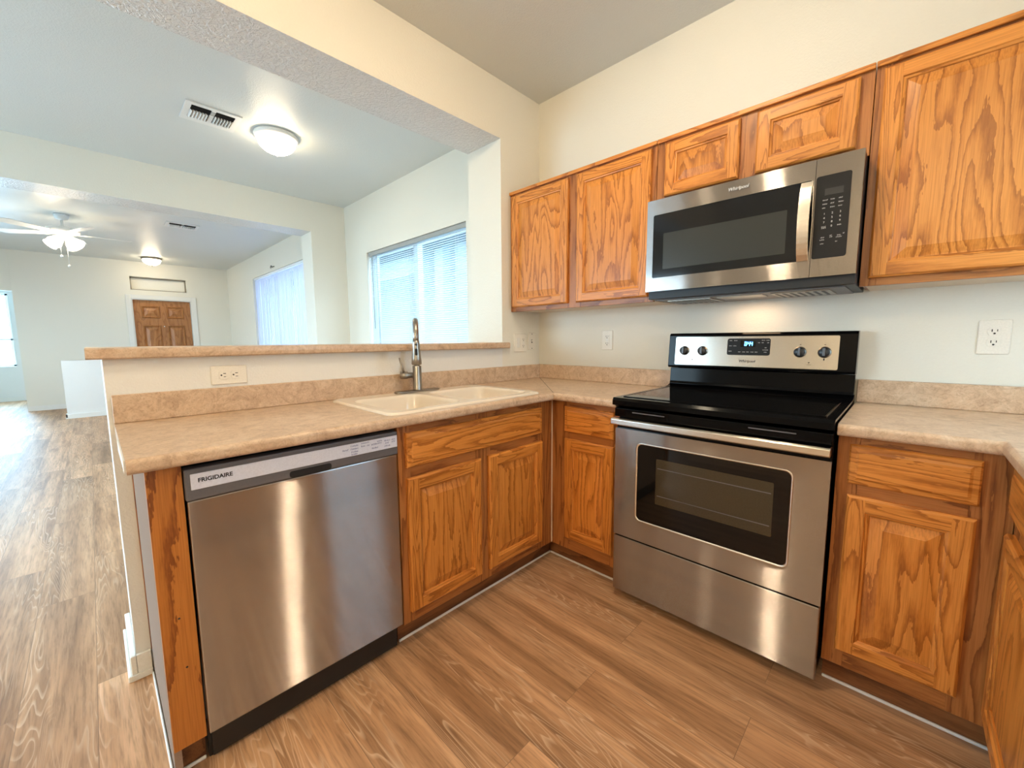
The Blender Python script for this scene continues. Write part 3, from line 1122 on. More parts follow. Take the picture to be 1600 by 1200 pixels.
def wall_cabinet(x0, x1, z0, doors, stiles, label, name='wall_cabinet'):
    t = thing(name, label, 'cabinet', (0, 0, 0), 0, 'oak wall cabinets over the stove wall')
    mb = MB()
    mb.box(x0 + 0.0006, x1 - 0.0006, UF + 0.0185, -0.0008, z0 + 0.012, UZ1 - 0.001, 'frame_v')
    mb.build('carcass', t)
    mb = MB()
    mb.box(x0 + 0.014, x1 - 0.014, UF + 0.0195, -0.001, z0 + 0.005, z0 + 0.0115, 'melamine')
    mb.build('underside_panel', t)
    rails = []
    ins = sorted(stiles)
    for (a0, a1), (b0, b1) in zip(ins, ins[1:]):
        rails.append((z0, z0 + 0.045, a1, b0))
        rails.append((UZ1 - 0.045, UZ1, a1, b0))
    face_frame(t, x0, x1, z0, UZ1, UF, stiles, rails)
    mb = MB()
    mb.box(x0, x1, UF - 0.0125, UF - 0.0005, UZ1 - 0.013, UZ1 + 0.006, 'oak_h', 0.003)
    mb.build('top_moulding', t)
    for a, b, c, d in doors:
        door(t, a, b, c, d, UF)
    return t
wall_cabinet(0.004, 0.972, UZ0, [(0.024, 0.463, 1.388, 2.073), (0.522, 0.948, 1.388, 2.073)],
             [(0.004, 0.045), (0.44, 0.55), (0.925, 0.972)],
             'oak two door wall cabinet in the corner left of the microwave')
wall_cabinet(0.9745, 1.7385, 1.808, [(1.014, 1.328, 1.840, 2.073), (1.389, 1.702, 1.840, 2.073)],
             [(0.9745, 1.035), (1.31, 1.41), (1.685, 1.7385)],
             'short oak wall cabinet with two small doors above the microwave')
wall_cabinet(1.741, 2.692, UZ0, [(1.763, 2.215, 1.388, 2.073), (2.25, 2.67, 1.388, 2.073)],
             [(1.741, 1.785), (2.19, 2.27), (2.65, 2.692)],
             'tall oak wall cabinet right of the microwave cut by the photo edge')

# ---- base cabinets
BF = -0.575
TKZ = 0.098


def base_cabinet(name, label, loc, rz, w, doors, drawers, stiles, rails, x_extra=(0, 0), depth0=-0.012, false_front=False, toe=None, box=None):
    t = thing(name, label, 'cabinet', loc, rz, 'oak base cabinets under the counter')
    mb = MB()
    bx0, bx1 = box or (0.001, w - 0.001)
    mb.box(bx0, bx1, BF + 0.0185, depth0, TKZ + 0.002, 0.70, 'frame_v')
    mb.build('carcass', t)
    face_frame(t, 0, w, TKZ, 0.8755, BF, stiles, rails)
    a, b = toe or (0.001, w - 0.001)
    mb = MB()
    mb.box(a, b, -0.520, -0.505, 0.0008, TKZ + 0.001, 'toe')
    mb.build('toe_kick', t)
    for q in doors:
        door(t, *q, BF)
    for q in drawers:
        drawer(t, *q, BF, 'false_drawer_front' if false_front else 'drawer_front')
    return t
# sink base, faces +x; local x = world y + 1.473, local -y = world +x
w = 0.896
base_cabinet('sink_cabinet', 'wide oak sink base cabinet with false drawer front and two doors beside the dishwasher',
             (0, -1.473, 0), PI / 2, w,
             [(0.029, 0.391, 0.142, 0.672), (0.437, 0.805, 0.142, 0.672)], [(0.029, 0.800, 0.713, 0.845)],
             [(0.0, 0.05), (0.372, 0.458), (0.785, w)],
             [(TKZ, 0.155, 0.05, 0.372), (TKZ, 0.155, 0.458, 0.785), (0.655, 0.73, 0.05, 0.372), (0.655, 0.73, 0.458, 0.785), (0.83, 0.8755, 0.05, 0.785), (0.72, 0.84, 0.372, 0.458)][:5],
             false_front=True, toe=(0.001, 0.952))
# corner cabinet left of the stove
base_cabinet('corner_cabinet', 'narrow oak base cabinet with one drawer and one door left of the stove',
             (0.5775, 0, 0), 0, 0.3925,
             [(0.088, 0.366, 0.160, 0.685)], [(0.088, 0.366, 0.721, 0.849)],
             [(0.0, 0.108), (0.348, 0.3925)],
             [(TKZ, 0.175, 0.108, 0.348), (0.668, 0.738, 0.108, 0.348), (0.832, 0.8755, 0.108, 0.348)],
             toe=(-0.055, 0.3915))
mb = MB()
mb.box(0.5752, 0.5795, -0.5797, -0.5752, 0.10, 0.874, 'melamine')
cs = mb.build('corner_bead')
tag(cs, 'thin pale bead in the inside corner between sink cabinet and narrow cabinet', 'trim strip')
# cabinet right of the stove
base_cabinet('base_cabinet', 'oak base cabinet with one drawer and one door right of the stove',
             (1.743, 0, 0), 0, 0.3715,
             [(0.033, 0.307, 0.158, 0.687)], [(0.031, 0.307, 0.724, 0.850)],
             [(0.0, 0.055), (0.29, 0.3715)],
             [(TKZ, 0.175, 0.055, 0.29), (0.668, 0.742, 0.055, 0.29), (0.834, 0.8755, 0.055, 0.29)],
             toe=(0.001, 0.425))
# leg along the right wall, faces -x ; local x = -(world y) - 0.578
base_cabinet('base_cabinet', 'oak base cabinet along the right edge of the photo facing the dishwasher',
             (2.690, -0.5785, 0), -PI / 2, 1.30,
             [(0.022, 0.60, 0.150, 0.672), (0.66, 1.25, 0.150, 0.672)], [(0.022, 0.60, 0.724, 0.850), (0.66, 1.25, 0.724, 0.850)],
             [(0.0, 0.075), (0.58, 0.68), (1.23, 1.30)],
             [(TKZ, 0.175, 0.075, 0.58), (0.655, 0.742, 0.075, 0.58), (0.834, 0.8755, 0.075, 0.58),
              (TKZ, 0.175, 0.68, 1.23), (0.655, 0.742, 0.68, 1.23), (0.834, 0.8755, 0.68, 1.23)],
             toe=(-0.056, 1.299))

# peninsula end panel with its front post
ep = thing('end_panel', 'oak end panel and darkened post left of the dishwasher', 'cabinet panel', (0, 0, 0))
mb = MB()
mb.box(0.0125, 0.556, -2.155, -2.138, 0.020, 0.8755, 'mauve', 0.001)
mb.build('side_board', ep)
mb = MB()
mb.box(0.556, 0.576, -2.155, -2.0845, 0.108, 0.8755, 'oak_dimmed', 0.0015)
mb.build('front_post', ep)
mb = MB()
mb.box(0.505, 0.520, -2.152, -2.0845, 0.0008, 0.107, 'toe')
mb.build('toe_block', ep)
mb = MB()
mb.box(0.0005, 0.0125, -2.1572, -2.1500, 0.09, 0.8755, 'frame_v')
mb.build('back_strip', ep)
for q in ((0.5765, -2.118, 0.47), (0.5765, -2.112, 0.33)):
    mb = MB()
    mb.lathe([(0.0, -0.0004), (0.0028, -0.0004), (0.0024, 0.0003), (0.0, 0.0003)], 'edge_black', 10, 'X', q)
    mb.build('nail_hole', ep)

# caulk along the toe-kicks
def strip(name, x0, x1, y0, y1):
    mb = MB()
    mb.box(x0, x1, y0, y1, 0.0006, 0.010, 'caulk', 0.002, 1)
    struct(mb.build(name))
strip('trim_1', 0.5205, 0.529, -1.470, -0.522)
strip('trim_2', 0.530, 0.968, -0.529, -0.5205)
strip('trim_3', 1.745, 2.166, -0.529, -0.5205)
strip('trim_4', 0.020, 0.527, -2.162, -2.1555)
strip('trim_5', 0.5205, 0.528, -2.152, -2.085)

# ------------------------------------------------------------------ countertops
CT, CB, CD = 0.914, 0.8765, 0.621
PEN = -2.186


def counter_mesh(poly, front_edges, hole=None):
    """slab with rounded front edges; poly in x,y; front_edges: indices k of edges k->k+1 that carry the rolled nose"""
    bm = bmesh.new()
    A = [bm.verts.new((x, y, CB)) for x, y in poly]
    B = [bm.verts.new((x, y, CT)) for x, y in poly]
    n = len(poly)
    bm.faces.new(A[::-1])
    bm.faces.new(B)
    for k in range(n):
        bm.faces.new([A[k], A[(k + 1) % n], B[(k + 1) % n], B[k]])
    bmesh.ops.recalc_face_normals(bm, faces=bm.faces)
    bm.edges.ensure_lookup_table()
    sel = []
    for k in front_edges:
        for V_ in (B, A):
            e = bm.edges.get((V_[k], V_[(k + 1) % n]))
            if e:
                sel.append(e)
    bmesh.ops.bevel(bm, geom=sel, offset=0.013, segments=5, profile=0.5, affect='EDGES')
    return bm


def finish_counter(bm, name, parent, hole=None):
    me = bpy.data.meshes.new(name)
    bm.to_mesh(me)
    bm.free()
    me.materials.append(M['laminate'])
    o = bpy.data.objects.new(name, me)
    C.objects.link(o)
    if hole:
        hb = bmesh.new()
        bmesh.ops.create_cube(hb, size=1.0)
        hx0, hx1, hy0, hy1 = hole
        for v in hb.verts:
            v.co = ((hx0 + hx1) / 2 + v.co.x * (hx1 - hx0), (hy0 + hy1) / 2 + v.co.y * (hy1 - hy0), 0.9 + v.co.z * 0.2)
        hm = bpy.data.meshes.new('cut')
        hb.to_mesh(hm)
        hb.free()
        ho = bpy.data.objects.new('cut', hm)
        C.objects.link(ho)
        md = o.modifiers.new('b', 'BOOLEAN')
        md.operation = 'DIFFERENCE'
        md.object = ho
        md.solver = 'EXACT'
        dg = bpy.context.evaluated_depsgraph_get()
        nm = bpy.data.meshes.new_from_object(o.evaluated_get(dg))
        o.modifiers.clear()
        o.data = nm
        nm.materials.clear()
        nm.materials.append(M['laminate'])
        bpy.data.objects.remove(ho)
    o.parent = parent
    return o


ct = thing('countertop', 'beige stone look laminate countertop running from the peninsula round the corner to the stove', 'countertop')
poly = [(0.0005, PEN), (CD, PEN), (CD, -CD), (0.9695, -CD), (0.9695, -0.0005), (0.0005, -0.0005)]
SX0, SX1, SY0, SY1 = 0.062, 0.588, -1.503, -0.672        # sink rim
finish_counter(counter_mesh(poly, [1, 2]), 'worktop', ct, (SX0 + 0.03, SX1 - 0.03, SY0 + 0.03, SY1 - 0.03))
BS = 1.009
mb = MB()
mb.box(0.0006, 0.0195, PEN, -0.0006, CT + 0.0003, BS, 'laminate', 0.003)
mb.build('backsplash', ct)
mb = MB()
mb.box(0.0197, 0.9695, -0.0195, -0.0006, CT + 0.0003, BS, 'laminate', 0.003)
mb.build('backsplash', ct)
mb = MB()
mb.prism([(0.024, -0.0255), (0.0255, -0.024), (CD - 0.012, -CD + 0.0135), (CD - 0.0135, -CD + 0.012)], 'Z', CT + 0.0001, CT + 0.0006, 'edge_black')
o = mb.build('mitre_seam', ct)
mb = MB()
mb.box(0.30, 0.60, PEN - 0.0035, PEN - 0.0004, CB + 0.003, CT - 0.004, 'caulk')
mb.build('end_strip', ct)
ct2 = thing('countertop', 'beige laminate countertop right of the stove turning along the right edge', 'countertop')
poly = [(1.7425, -0.0005), (1.7425, -CD), (2.074, -CD), (2.074, -1.885), (2.6945, -1.885), (2.6945, -0.0005)]
finish_counter(counter_mesh(poly, [1, 2]), 'worktop', ct2)
mb = MB()
mb.box(1.7425, 2.6752, -0.0195, -0.0006, CT + 0.0003, BS, 'laminate', 0.003)
mb.build('backsplash', ct2)
mb = MB()
mb.box(2.6755, 2.6945, -1.885, -0.0006, CT + 0.0003, BS, 'laminate', 0.003)
mb.build('backsplash', ct2)

# raised bar top on the pony wall
bt = MB()
prof = [(-0.42, 1.128), (0.030, 1.128), (0.0375, 1.133), (0.0386, 1.146), (0.0375, 1.160), (0.030, 1.1648), (-0.42, 1.1648)]
bt.prism(prof, 'Y', -2.234, YJ - 0.0006, 'laminate')
prof2 = [(0.0008, 1.128), (0.030, 1.128), (0.0375, 1.133), (0.0386, 1.146), (0.0375, 1.160), (0.030, 1.1648), (0.0008, 1.1648)]
bt.prism(prof2, 'Y', YJ - 0.0005, -0.332, 'laminate', 0.0)
tag(bt.build('bar_top'), 'long beige laminate bar top on the half wall behind the sink', 'bar top')

# ------------------------------------------------------------------ sink + faucet
sk = thing('kitchen_sink', 'biscuit colored double bowl drop in sink set into the peninsula counter', 'sink', (0, 0, CT))
bm = bmesh.new()
ZR = 0.010
outer0 = rrect(SX0, SX1, SY0, SY1, 0.04, 6)
outer1 = rrect(SX0 + 0.008, SX1 - 0.008, SY0 + 0.008, SY1 - 0.008, 0.036, 6)
bowls = [(0.168, 0.545, -1.462, -1.128), (0.168, 0.545, -1.082, -0.712)]


def vloop(pts, z):
    return [bm.verts.new((x, y, z)) for x, y in pts]


def bridge(a, b):
    n = len(a)
    for k in range(n):
        bm.faces.new([a[k], a[(k + 1) % n], b[(k + 1) % n], b[k]]).smooth = True
L0 = vloop(outer0, 0.0006)
L1 = vloop(rrect(SX0 + 0.001, SX1 - 0.001, SY0 + 0.001, SY1 - 0.001, 0.04, 6), 0.006)
L2 = vloop(outer1, ZR)
bridge(L0, L1)
bridge(L1, L2)
edges = [bm.edges.get((L2[k], L2[(k + 1) % len(L2)])) for k in range(len(L2))]
tops = []
for q in bowls:
    r = vloop(rrect(*q, 0.055, 6), ZR)
    es = []
    for k in range(len(r)):
        es.append(bm.edges.new((r[k], r[(k + 1) % len(r)])))
    edges += es
    tops.append((q, r))
bmesh.ops.triangle_fill(bm, use_beauty=True, use_dissolve=False, edges=edges)
# drop triangles that filled the bowls
dead = []
for f in bm.faces:
    c = f.calc_center_median()
    if abs(c.z - ZR) < 1e-5 and len(f.verts) == 3:
        for q in bowls:
            if all(any(v is w for w in r) for v in f.verts for (qq, r) in [(q, dict((id(t[0]), t[1]) for t in tops)[id(q)])]):
                dead.append(f)
                break
bmesh.ops.delete(bm, geom=dead, context='FACES_ONLY')
for q, r in tops:
    prev = r
    for ins, z, rad in ((0.006, ZR - 0.004, 0.052), (0.011, ZR - 0.014, 0.05), (0.020, -0.09, 0.055), (0.032, -0.150, 0.06), (0.060, -0.172, 0.05), (0.12, -0.177, 0.03)):
        cur = vloop(rrect(q[0] + ins, q[1] - ins, q[2] + ins, q[3] - ins, rad, 6), z)
        bridge(prev, cur)
        prev = cur
    bm.faces.new(prev)
bmesh.ops.recalc_face_normals(bm, faces=bm.faces)
me = bpy.data.meshes.new('basin')
bm.to_mesh(me)
bm.free()
me.materials.append(M['sink'])
so = bpy.data.objects.new('basin', me)
C.objects.link(so)
so.parent = sk
for q in bowls:
    mb = MB()
    mb.lathe([(0.0, -0.1765), (0.045, -0.1765), (0.045, -0.1745), (0.036, -0.1742), (0.030, -0.1762), (0.0, -0.1762)], 'nickel', 28,
             at=((q[0] + q[1]) / 2 - 0.03, (q[2] + q[3]) / 2, 0))
    mb.build('drain', sk)

fc = thing('faucet', 'brushed nickel pull down kitchen faucet with side lever behind the sink', 'faucet', (0.108, -1.080, CT + ZR), math.radians(-33))
mb = MB()
mb.prism(rrect(-0.026, 0.026, -0.128, 0.128, 0.024, 6), 'Z', 0.0006, 0.008, 'nickel', 0.002, mat=Matrix.Rotation(math.radians(33), 4, 'Z'))
mb.build('deck_plate', fc)
mb = MB()
mb.lathe([(0.0, 0.0082), (0.0235, 0.0082), (0.0235, 0.012), (0.022, 0.016), (0.022, 0.128), (0.0205, 0.131), (0.0, 0.131)], 'nickel', 28)
mb.build('body', fc)
mb = MB()
H = 0.265
path = [(0, 0, 0.131), (0, 0, 0.20), (0, 0, H)]
rr = 0.078
for k in range(1, 13):
    a = PI - PI * 1.06 * k / 12
    path.append((rr + rr * math.cos(a), 0, H + rr * 1.12 * math.sin(a)))
rads = [0.0135] * len(path)
mb.tube(path, rads, 'nickel', 16)
mb.build('spout', fc)
hx, hz = path[-1][0], path[-1][2]
mb = MB()
mb.lathe([(0.0, 0.01), (0.0145, 0.01), (0.016, 0.0), (0.0175, -0.03), (0.022, -0.075), (0.0235, -0.10), (0.020, -0.104), (0.0, -0.104)], 'nickel', 24, at=(hx, 0, hz))
sp = mb.build('spray_head', fc)
mb = MB()
mb.lathe([(0.0, -0.001), (0.006, -0.001), (0.006, 0.003), (0.0, 0.003)], 'black_matte', 14, 'X', (hx + 0.0165, 0, hz - 0.010))
mb.prism(rrect(-0.006, 0.006, hz - 0.060, hz - 0.028, 0.0055, 5), 'X', hx + 0.0165, hx + 0.0235, 'black_matte')
mb.build('spray_button', sp)
mb = MB()
mb.lathe([(0.0, -0.021), (0.014, -0.021), (0.014, -0.045), (0.0185, -0.047), (0.0195, -0.082), (0.0, -0.086)], 'nickel', 24, 'Y', (0, 0, 0.083), mat=Matrix.Rotation(math.radians(-8), 4, 'Z'))
lv = mb.build('lever_valve', fc)
mb = MB()
mb.tube([(0.002, -0.066, 0.100), (0.003, -0.072, 0.125), (0.003, -0.084, 0.172)], [0.0062, 0.0048, 0.0042], 'nickel', 12)
mb.build('lever', lv)

# ------------------------------------------------------------------ dishwasher (faces +x)
DY = -2.083
dwr = thing('dishwasher', 'stainless steel built in dishwasher with grey control console under the peninsula counter', 'dishwasher', (0, DY, 0), PI / 2)
DWW = 0.606
F = -0.583
mb = MB()
mb.box(0.012, DWW - 0.012, -0.545, -0.05, 0.012, 0.855, 'black_matte')
mb.build('tub', dwr)
mb = MB()
mb.box(0.003, DWW - 0.003, F, F + 0.035, 0.112, 0.7735, 'steel', 0.004, 2)
mb.build('door_panel', dwr)
mb = MB()
mb.box(0.001, DWW - 0.001, F - 0.003, F + 0.036, 0.7745, 0.858, 'console', 0.004, 2)
con = mb.build('control_console', dwr)
mb = MB()
mb.box(0.013, DWW - 0.004, F - 0.0055, F - 0.003, 0.803, 0.845, 'label_strip', 0.001, 1)
mb.build('label_strip', con)
mb = MB()
mb.prism(rrect(0.245, 0.368, 0.776, 0.796, 0.008, 4), 'Y', F - 0.0042, F - 0.0028, 'black_matte')
mb.build('pocket_handle', con)
text('brand_lettering', 'FRIGIDAIRE', 0.0150, 'ink', con, (0.066, F - 0.0058, 0.826), ROT_Y, 0, 0.0004, sx=1.0)


def marks(name, rows, m, parent, y, h):
    """illegible small print: rows of short word blocks, each made of letter-sized strokes"""
    rnd = random.Random(3)
    for x, z, w_ in rows:
        mb = MB()
        u = x
        while u < x + w_:
            lw = rnd.uniform(0.45, 0.8) * h
            k = rnd.random()
            top = z + h * (0.5 if k > 0.35 else 0.25)
            mb.box(u, u + lw * 0.28, y - 0.0003, y, z - h * 0.45, top, m)
            if k > 0.5:
                mb.box(u, u + lw * 0.8, y - 0.0003, y, z - h * 0.1, z + h * 0.12, m)
            if k < 0.6:
                mb.box(u, u + lw * 0.75, y - 0.0003, y, top - h * 0.2, top, m)
            u += lw
        mb.build(name, parent)
marks('printed_word', [(0.405, 0.826, 0.018), (0.432, 0.836, 0.024), (0.432, 0.826, 0.026), (0.434, 0.816, 0.022), (0.434, 0.808, 0.018),
                        (0.468, 0.829, 0.014), (0.488, 0.829, 0.010), (0.468, 0.839, 0.028), (0.504, 0.828, 0.020), (0.506, 0.815, 0.022), (0.526, 0.836, 0.016), (0.526, 0.829, 0.014),
                        (0.553, 0.833, 0.018), (0.556, 0.824, 0.014), (0.552, 0.814, 0.022), (0.580, 0.833, 0.012), (0.580, 0.825, 0.014)], 'ink_blue', con, F - 0.0055, 0.0058)
mb = MB()
mb.box(0.004, DWW - 0.004, -0.530, -0.510, 0.001, 0.108, 'black_matte', 0.002)
mb.build('kick_plate', dwr)
for xx in (0.022, DWW - 0.022):
    mb = MB()
    mb.lathe([(0.0, -0.5305), (0.006, -0.5305), (0.005, -0.5345), (0.0, -0.5345)], 'nickel', 12, 'Y', (xx, 0, 0.055))
    mb.build('kick_screw', dwr)

# ------------------------------------------------------------------ range
RX0, RX1 = 0.9735, 1.7385
rg = thing('stove', 'freestanding electric stove with black glass cooktop and stainless oven door', 'stove', (0, 0, 0))
mb = MB()
mb.box(RX0 + 0.004, RX1 - 0.004, -0.598, -0.030, 0.045, 0.900, 'black_gloss', 0.003)
for xx in (RX0 + 0.04, RX1 - 0.08):
    for yy in (-0.56, -0.10):
        mb.box(xx, xx + 0.04, yy, yy + 0.04, 0.0006, 0.046, 'black_matte')
mb.build('body', rg)
mb = MB()
mb.prism([(-0.655, 0.898), (-0.655, 0.918), (-0.648, 0.9295), (-0.12, 0.9295), (-0.085, 0.936), (-0.06, 0.945), (-0.03, 0.945), (-0.03, 0.9005), (-0.60, 0.9005), (-0.60, 0.882)], 'X', RX0, RX1, 'black_gloss', 0.0)
mb.box(RX0 + 0.003, RX1 - 0.003, -0.640, -0.5985, 0.846, 0.884, 'black_gloss', 0.004)
for a, b in ((1.06, 1.20), (1.50, 1.64)):
    mb.box(a, b, -0.6408, -0.6395, 0.868, 0.872, 'console')
ck = mb.build('cooktop', rg)
mb = MB()
mb.box(RX0 + 0.03, RX1 - 0.03, -0.605, -0.130, 0.9297, 0.9318, 'black_glass', 0.001, 1)
gl = mb.build('glass_surface', ck)
mb = MB()
for a, b, c, d in ((RX0 + 0.026, RX1 - 0.026, -0.609, -0.6052), (RX0 + 0.026, RX1 - 0.026, -0.1298, -0.126), (RX0 + 0.026, RX0 + 0.0298, -0.605, -0.130), (RX1 - 0.0298, RX1 - 0.026, -0.605, -0.130)):
    mb.box(a, b, c, d, 0.9297, 0.9328, 'black_gloss', 0.001, 1)
mb.build('glass_rim', ck)
# oven door
mb = MB()
F = -0.628
wx0, wx1, wz0, wz1 = 1.080, 1.636, 0.398, 0.738
outer = [(RX0 + 0.003, 0.305), (RX1 - 0.003, 0.305), (RX1 - 0.003, 0.792), (RX0 + 0.003, 0.792)]
# front sheet with rounded opening
tmp = bmesh.new()
o4 = [tmp.verts.new((x, F, z)) for x, z in outer]
win = [tmp.verts.new((x, F, z)) for x, z in rrect(wx0, wx1, wz0, wz1, 0.022, 6)]
E_ = [tmp.edges.new((o4[k], o4[(k + 1) % 4])) for k in range(4)] + [tmp.edges.new((win[k], win[(k + 1) % len(win)])) for k in range(len(win))]
bmesh.ops.triangle_fill(tmp, use_beauty=True, use_dissolve=False, edges=E_)
ws = set(win)
bmesh.ops.delete(tmp, geom=[f for f in tmp.faces if all(v in ws for v in f.verts)], context='FACES_ONLY')
ob = [tmp.verts.new((x, F + 0.026, z)) for x, z in outer]
for k in range(4):
    tmp.faces.new([o4[k], o4[(k + 1) % 4], ob[(k + 1) % 4], ob[k]])
wb = [tmp.verts.new((v.co.x, F + 0.008, v.co.z)) for v in win]
for k in range(len(win)):
    tmp.faces.new([win[k], win[(k + 1) % len(win)], wb[(k + 1) % len(win)], wb[k]])
bmesh.ops.recalc_face_normals(tmp, faces=tmp.faces)
mb._add(tmp, 'steel')
mb.box(RX0 + 0.006, RX1 - 0.006, F + 0.010, F + 0.028, 0.308, 0.835, 'black_gloss')
od = mb.build('oven_door', rg)
mb = MB()
a = rrect(wx0 - 0.004, wx1 + 0.004, wz0 - 0.004, wz1 + 0.004, 0.025, 6)
b = rrect(wx0 + 0.003, wx1 - 0.003, wz0 + 0.003, wz1 - 0.003, 0.020, 6)
mb.loops([[(x, F - 0.0004, z) for x, z in a], [(x, F - 0.003, z) for x, z in rrect(wx0 - 0.001, wx1 + 0.001, wz0 - 0.001, wz1 + 0.001, 0.023, 6)], [(x, F + 0.002, z) for x, z in b]], 'steel_bright', smooth=True)
mb.build('window_trim', od)
mb = MB()
mb.prism(rrect(wx0 + 0.001, wx1 - 0.001, wz0 + 0.001, wz1 - 0.001, 0.021, 6), 'Y', F + 0.003, F + 0.007, 'black_glass')
mb.build('window_glass', od)
mb = MB()
mb.prism(rrect(1.165, 1.585, 0.492, 0.686, 0.004, 3), 'Y', F + 0.0022, F + 0.0030, 'oven_glass')
mb.build('viewing_area', od)
for zz in (0.645, 0.528):
    mb = MB()
    mb.box(1.172, 1.578, F + 0.0014, F + 0.0021, zz, zz + 0.003, 'console')
    mb.build('rack_line', od)
mb = MB()
mb.prism([(F + 0.008, 0.809), (F - 0.022, 0.809), (F - 0.030, 0.814), (F - 0.030, 0.834), (F - 0.022, 0.840), (F + 0.008, 0.840)], 'X', RX0 - 0.008 + 0.002, RX1 - 0.006, 'steel_bright', 0.0015)
mb.build('handle_bar', od)
mb = MB()
mb.box(RX0 + 0.003, RX1 - 0.003, F, -0.5985, 0.040, 0.2985, 'steel', 0.004)
mb.build('storage_drawer', rg)
# back guard
mb = MB()
mb.prism([(-0.030, 0.9455), (-0.072, 0.9455), (-0.066, 0.958), (-0.060, 1.028), (-0.030, 1.028)], 'X', RX0 + 0.002, RX1 - 0.002, 'black_gloss', 0.0015)
mb.prism([(-0.026, 1.0285), (-0.092, 1.0325), (-0.096, 1.04), (-0.082, 1.198), (-0.074, 1.2075), (-0.026, 1.2095)], 'X', RX0, RX1, 'black_gloss', 0.003)
bg_ = mb.build('back_guard', rg)
# tilted frame of the control face: local plane through (-0.096,1.04) and (-0.082,1.198)
ang = math.atan2(0.014, 0.158)
TB = Matrix.Translation((0, -0.0962, 1.04)) @ Matrix.Rotation(-ang, 4, 'X')
# in TB space: x as world, y outwards is negative, z up along the face
mb = MB()
mb.prism(rrect(1.010, 1.681, 0.008, 0.150, 0.006, 4), 'Y', -0.0025, 0.0006, 'steel_bright', mat=TB)
cp = mb.build('control_plate', rg)
mb = MB()
mb.prism(rrect(1.259, 1.437, 0.062, 0.140, 0.009, 5), 'Y', -0.0045, -0.0026, 'panel_dark', mat=TB)
dp = mb.build('display_panel', rg)
mb = MB()
mb.box(1.316, 1.378, -0.0052, -0.0046, 0.100, 0.131, 'black_glass', mat=TB)
mb.build('clock_window', dp)


def seg7(mb, ch, x, z, w_, h, y, m, mat):
    on = {'0': 'abcdef', '4': 'bcfg', ':': ''}[ch]
    s = w_ * 0.2
    seg = {'a': (x, x + w_, z + h - s, z + h), 'd': (x, x + w_, z, z + s), 'g': (x, x + w_, z + h / 2 - s / 2, z + h / 2 + s / 2),
           'f': (x, x + s, z + h / 2, z + h), 'b': (x + w_ - s, x + w_, z + h / 2, z + h), 'e': (x, x + s, z, z + h / 2), 'c': (x + w_ - s, x + w_, z, z + h / 2)}
    for k in on:
        q = seg[k]
        mb.box(q[0], q[1], y, y + 0.0004, q[2], q[3], m, mat=mat)
mb = MB()
for ch, xx in (('0', 1.333), ('4', 1.3465), ('4', 1.3575)):
    seg7(mb, ch, xx, 0.106, 0.0085, 0.018, -0.0058, 'clock', TB)
for zz in (0.111, 0.118):
    mb.box(1.3430, 1.3445, -0.0058, -0.0054, zz, zz + 0.0015, 'clock', mat=TB)
mb.build('clock_digits', dp)
rnd = random.Random(5)
for xx, zz, ww in ((1.268, 0.130, 0.011), (1.288, 0.130, 0.012), (1.268, 0.105, 0.010), (1.285, 0.105, 0.012), (1.266, 0.080, 0.012),
                   (1.402, 0.131, 0.013), (1.420, 0.131, 0.013), (1.403, 0.120, 0.006), (1.424, 0.120, 0.006), (1.416, 0.097, 0.008), (1.408, 0.087, 0.021), (1.414, 0.077, 0.010),
                   (1.308, 0.077, 0.009), (1.326, 0.077, 0.009), (1.342, 0.077, 0.011), (1.359, 0.077, 0.013), (1.378, 0.077, 0.010), (1.388, 0.120, 0.006)):
    mb = MB()
    u = xx
    while u < xx + ww:
        h = rnd.uniform(0.0022, 0.004)
        mb.box(u, u + 0.0011, -0.0049, -0.0046, zz - h / 2, zz + h / 2, 'ink_white', mat=TB)
        mb.box(u, u + 0.0022, -0.0049, -0.0046, zz - 0.0006, zz + 0.0002, 'ink_white', mat=TB)
        u += 0.0028
    mb.build('printed_word', dp)
o = text('brand_lettering', 'Whirlpool', 0.0165, 'ink', cp, (0, 0, 0), ROT_Y, 0.22, 0.0002)
o.data.transform(TB @ Matrix.Translation((1.346, -0.003, 0.034)))
for xx in (1.057, 1.146, 1.549, 1.634):
    mb = MB()
    mb.lathe([(0.0, -0.0026), (0.0235, -0.0026), (0.0235, -0.0040), (0.0, -0.0040)], 'nickel', 28, 'Y', (xx, 0, 0.080), mat=TB)
    mb.lathe([(0.0, -0.0041), (0.0195, -0.0041), (0.0190, -0.020), (0.0165, -0.0225), (0.0, -0.0225)], 'knob', 28, 'Y', (xx, 0, 0.080), mat=TB)
    mb.box(xx - 0.0042, xx + 0.0042, -0.031, -0.0226, 0.080 - 0.0165, 0.080 + 0.0165, 'pointer', 0.0015, mat=TB)
    mb.build('knob', cp)
for xx in (1.057, 1.146, 1.549, 1.634):
    mb = MB()
    for dx, dz in ((0.0, 0.031),):
        mb.box(xx + dx - 0.003, xx + dx + 0.003, -0.0029, -0.0026, 0.080 + dz, 0.080 + dz + 0.0018, 'ink', mat=TB)
    mb.build('knob_mark', cp)
mb = MB()
mb.box(1.632, 1.636, -0.0029, -0.0026, 0.080 - 0.034, 0.080 - 0.026, 'ink', mat=TB)
mb.build('knob_mark', cp)
for xx in (1.098, 1.583):
    mb = MB()
    mb.box(xx - 0.0022, xx + 0.0022, -0.0031, -0.0026, 0.033, 0.0375, 'black_matte', mat=TB)
    mb.box(xx - 0.008, xx + 0.008, -0.0029, -0.0026, 0.026, 0.0272, 'ink', mat=TB)
    mb.build('indicator_light', cp)

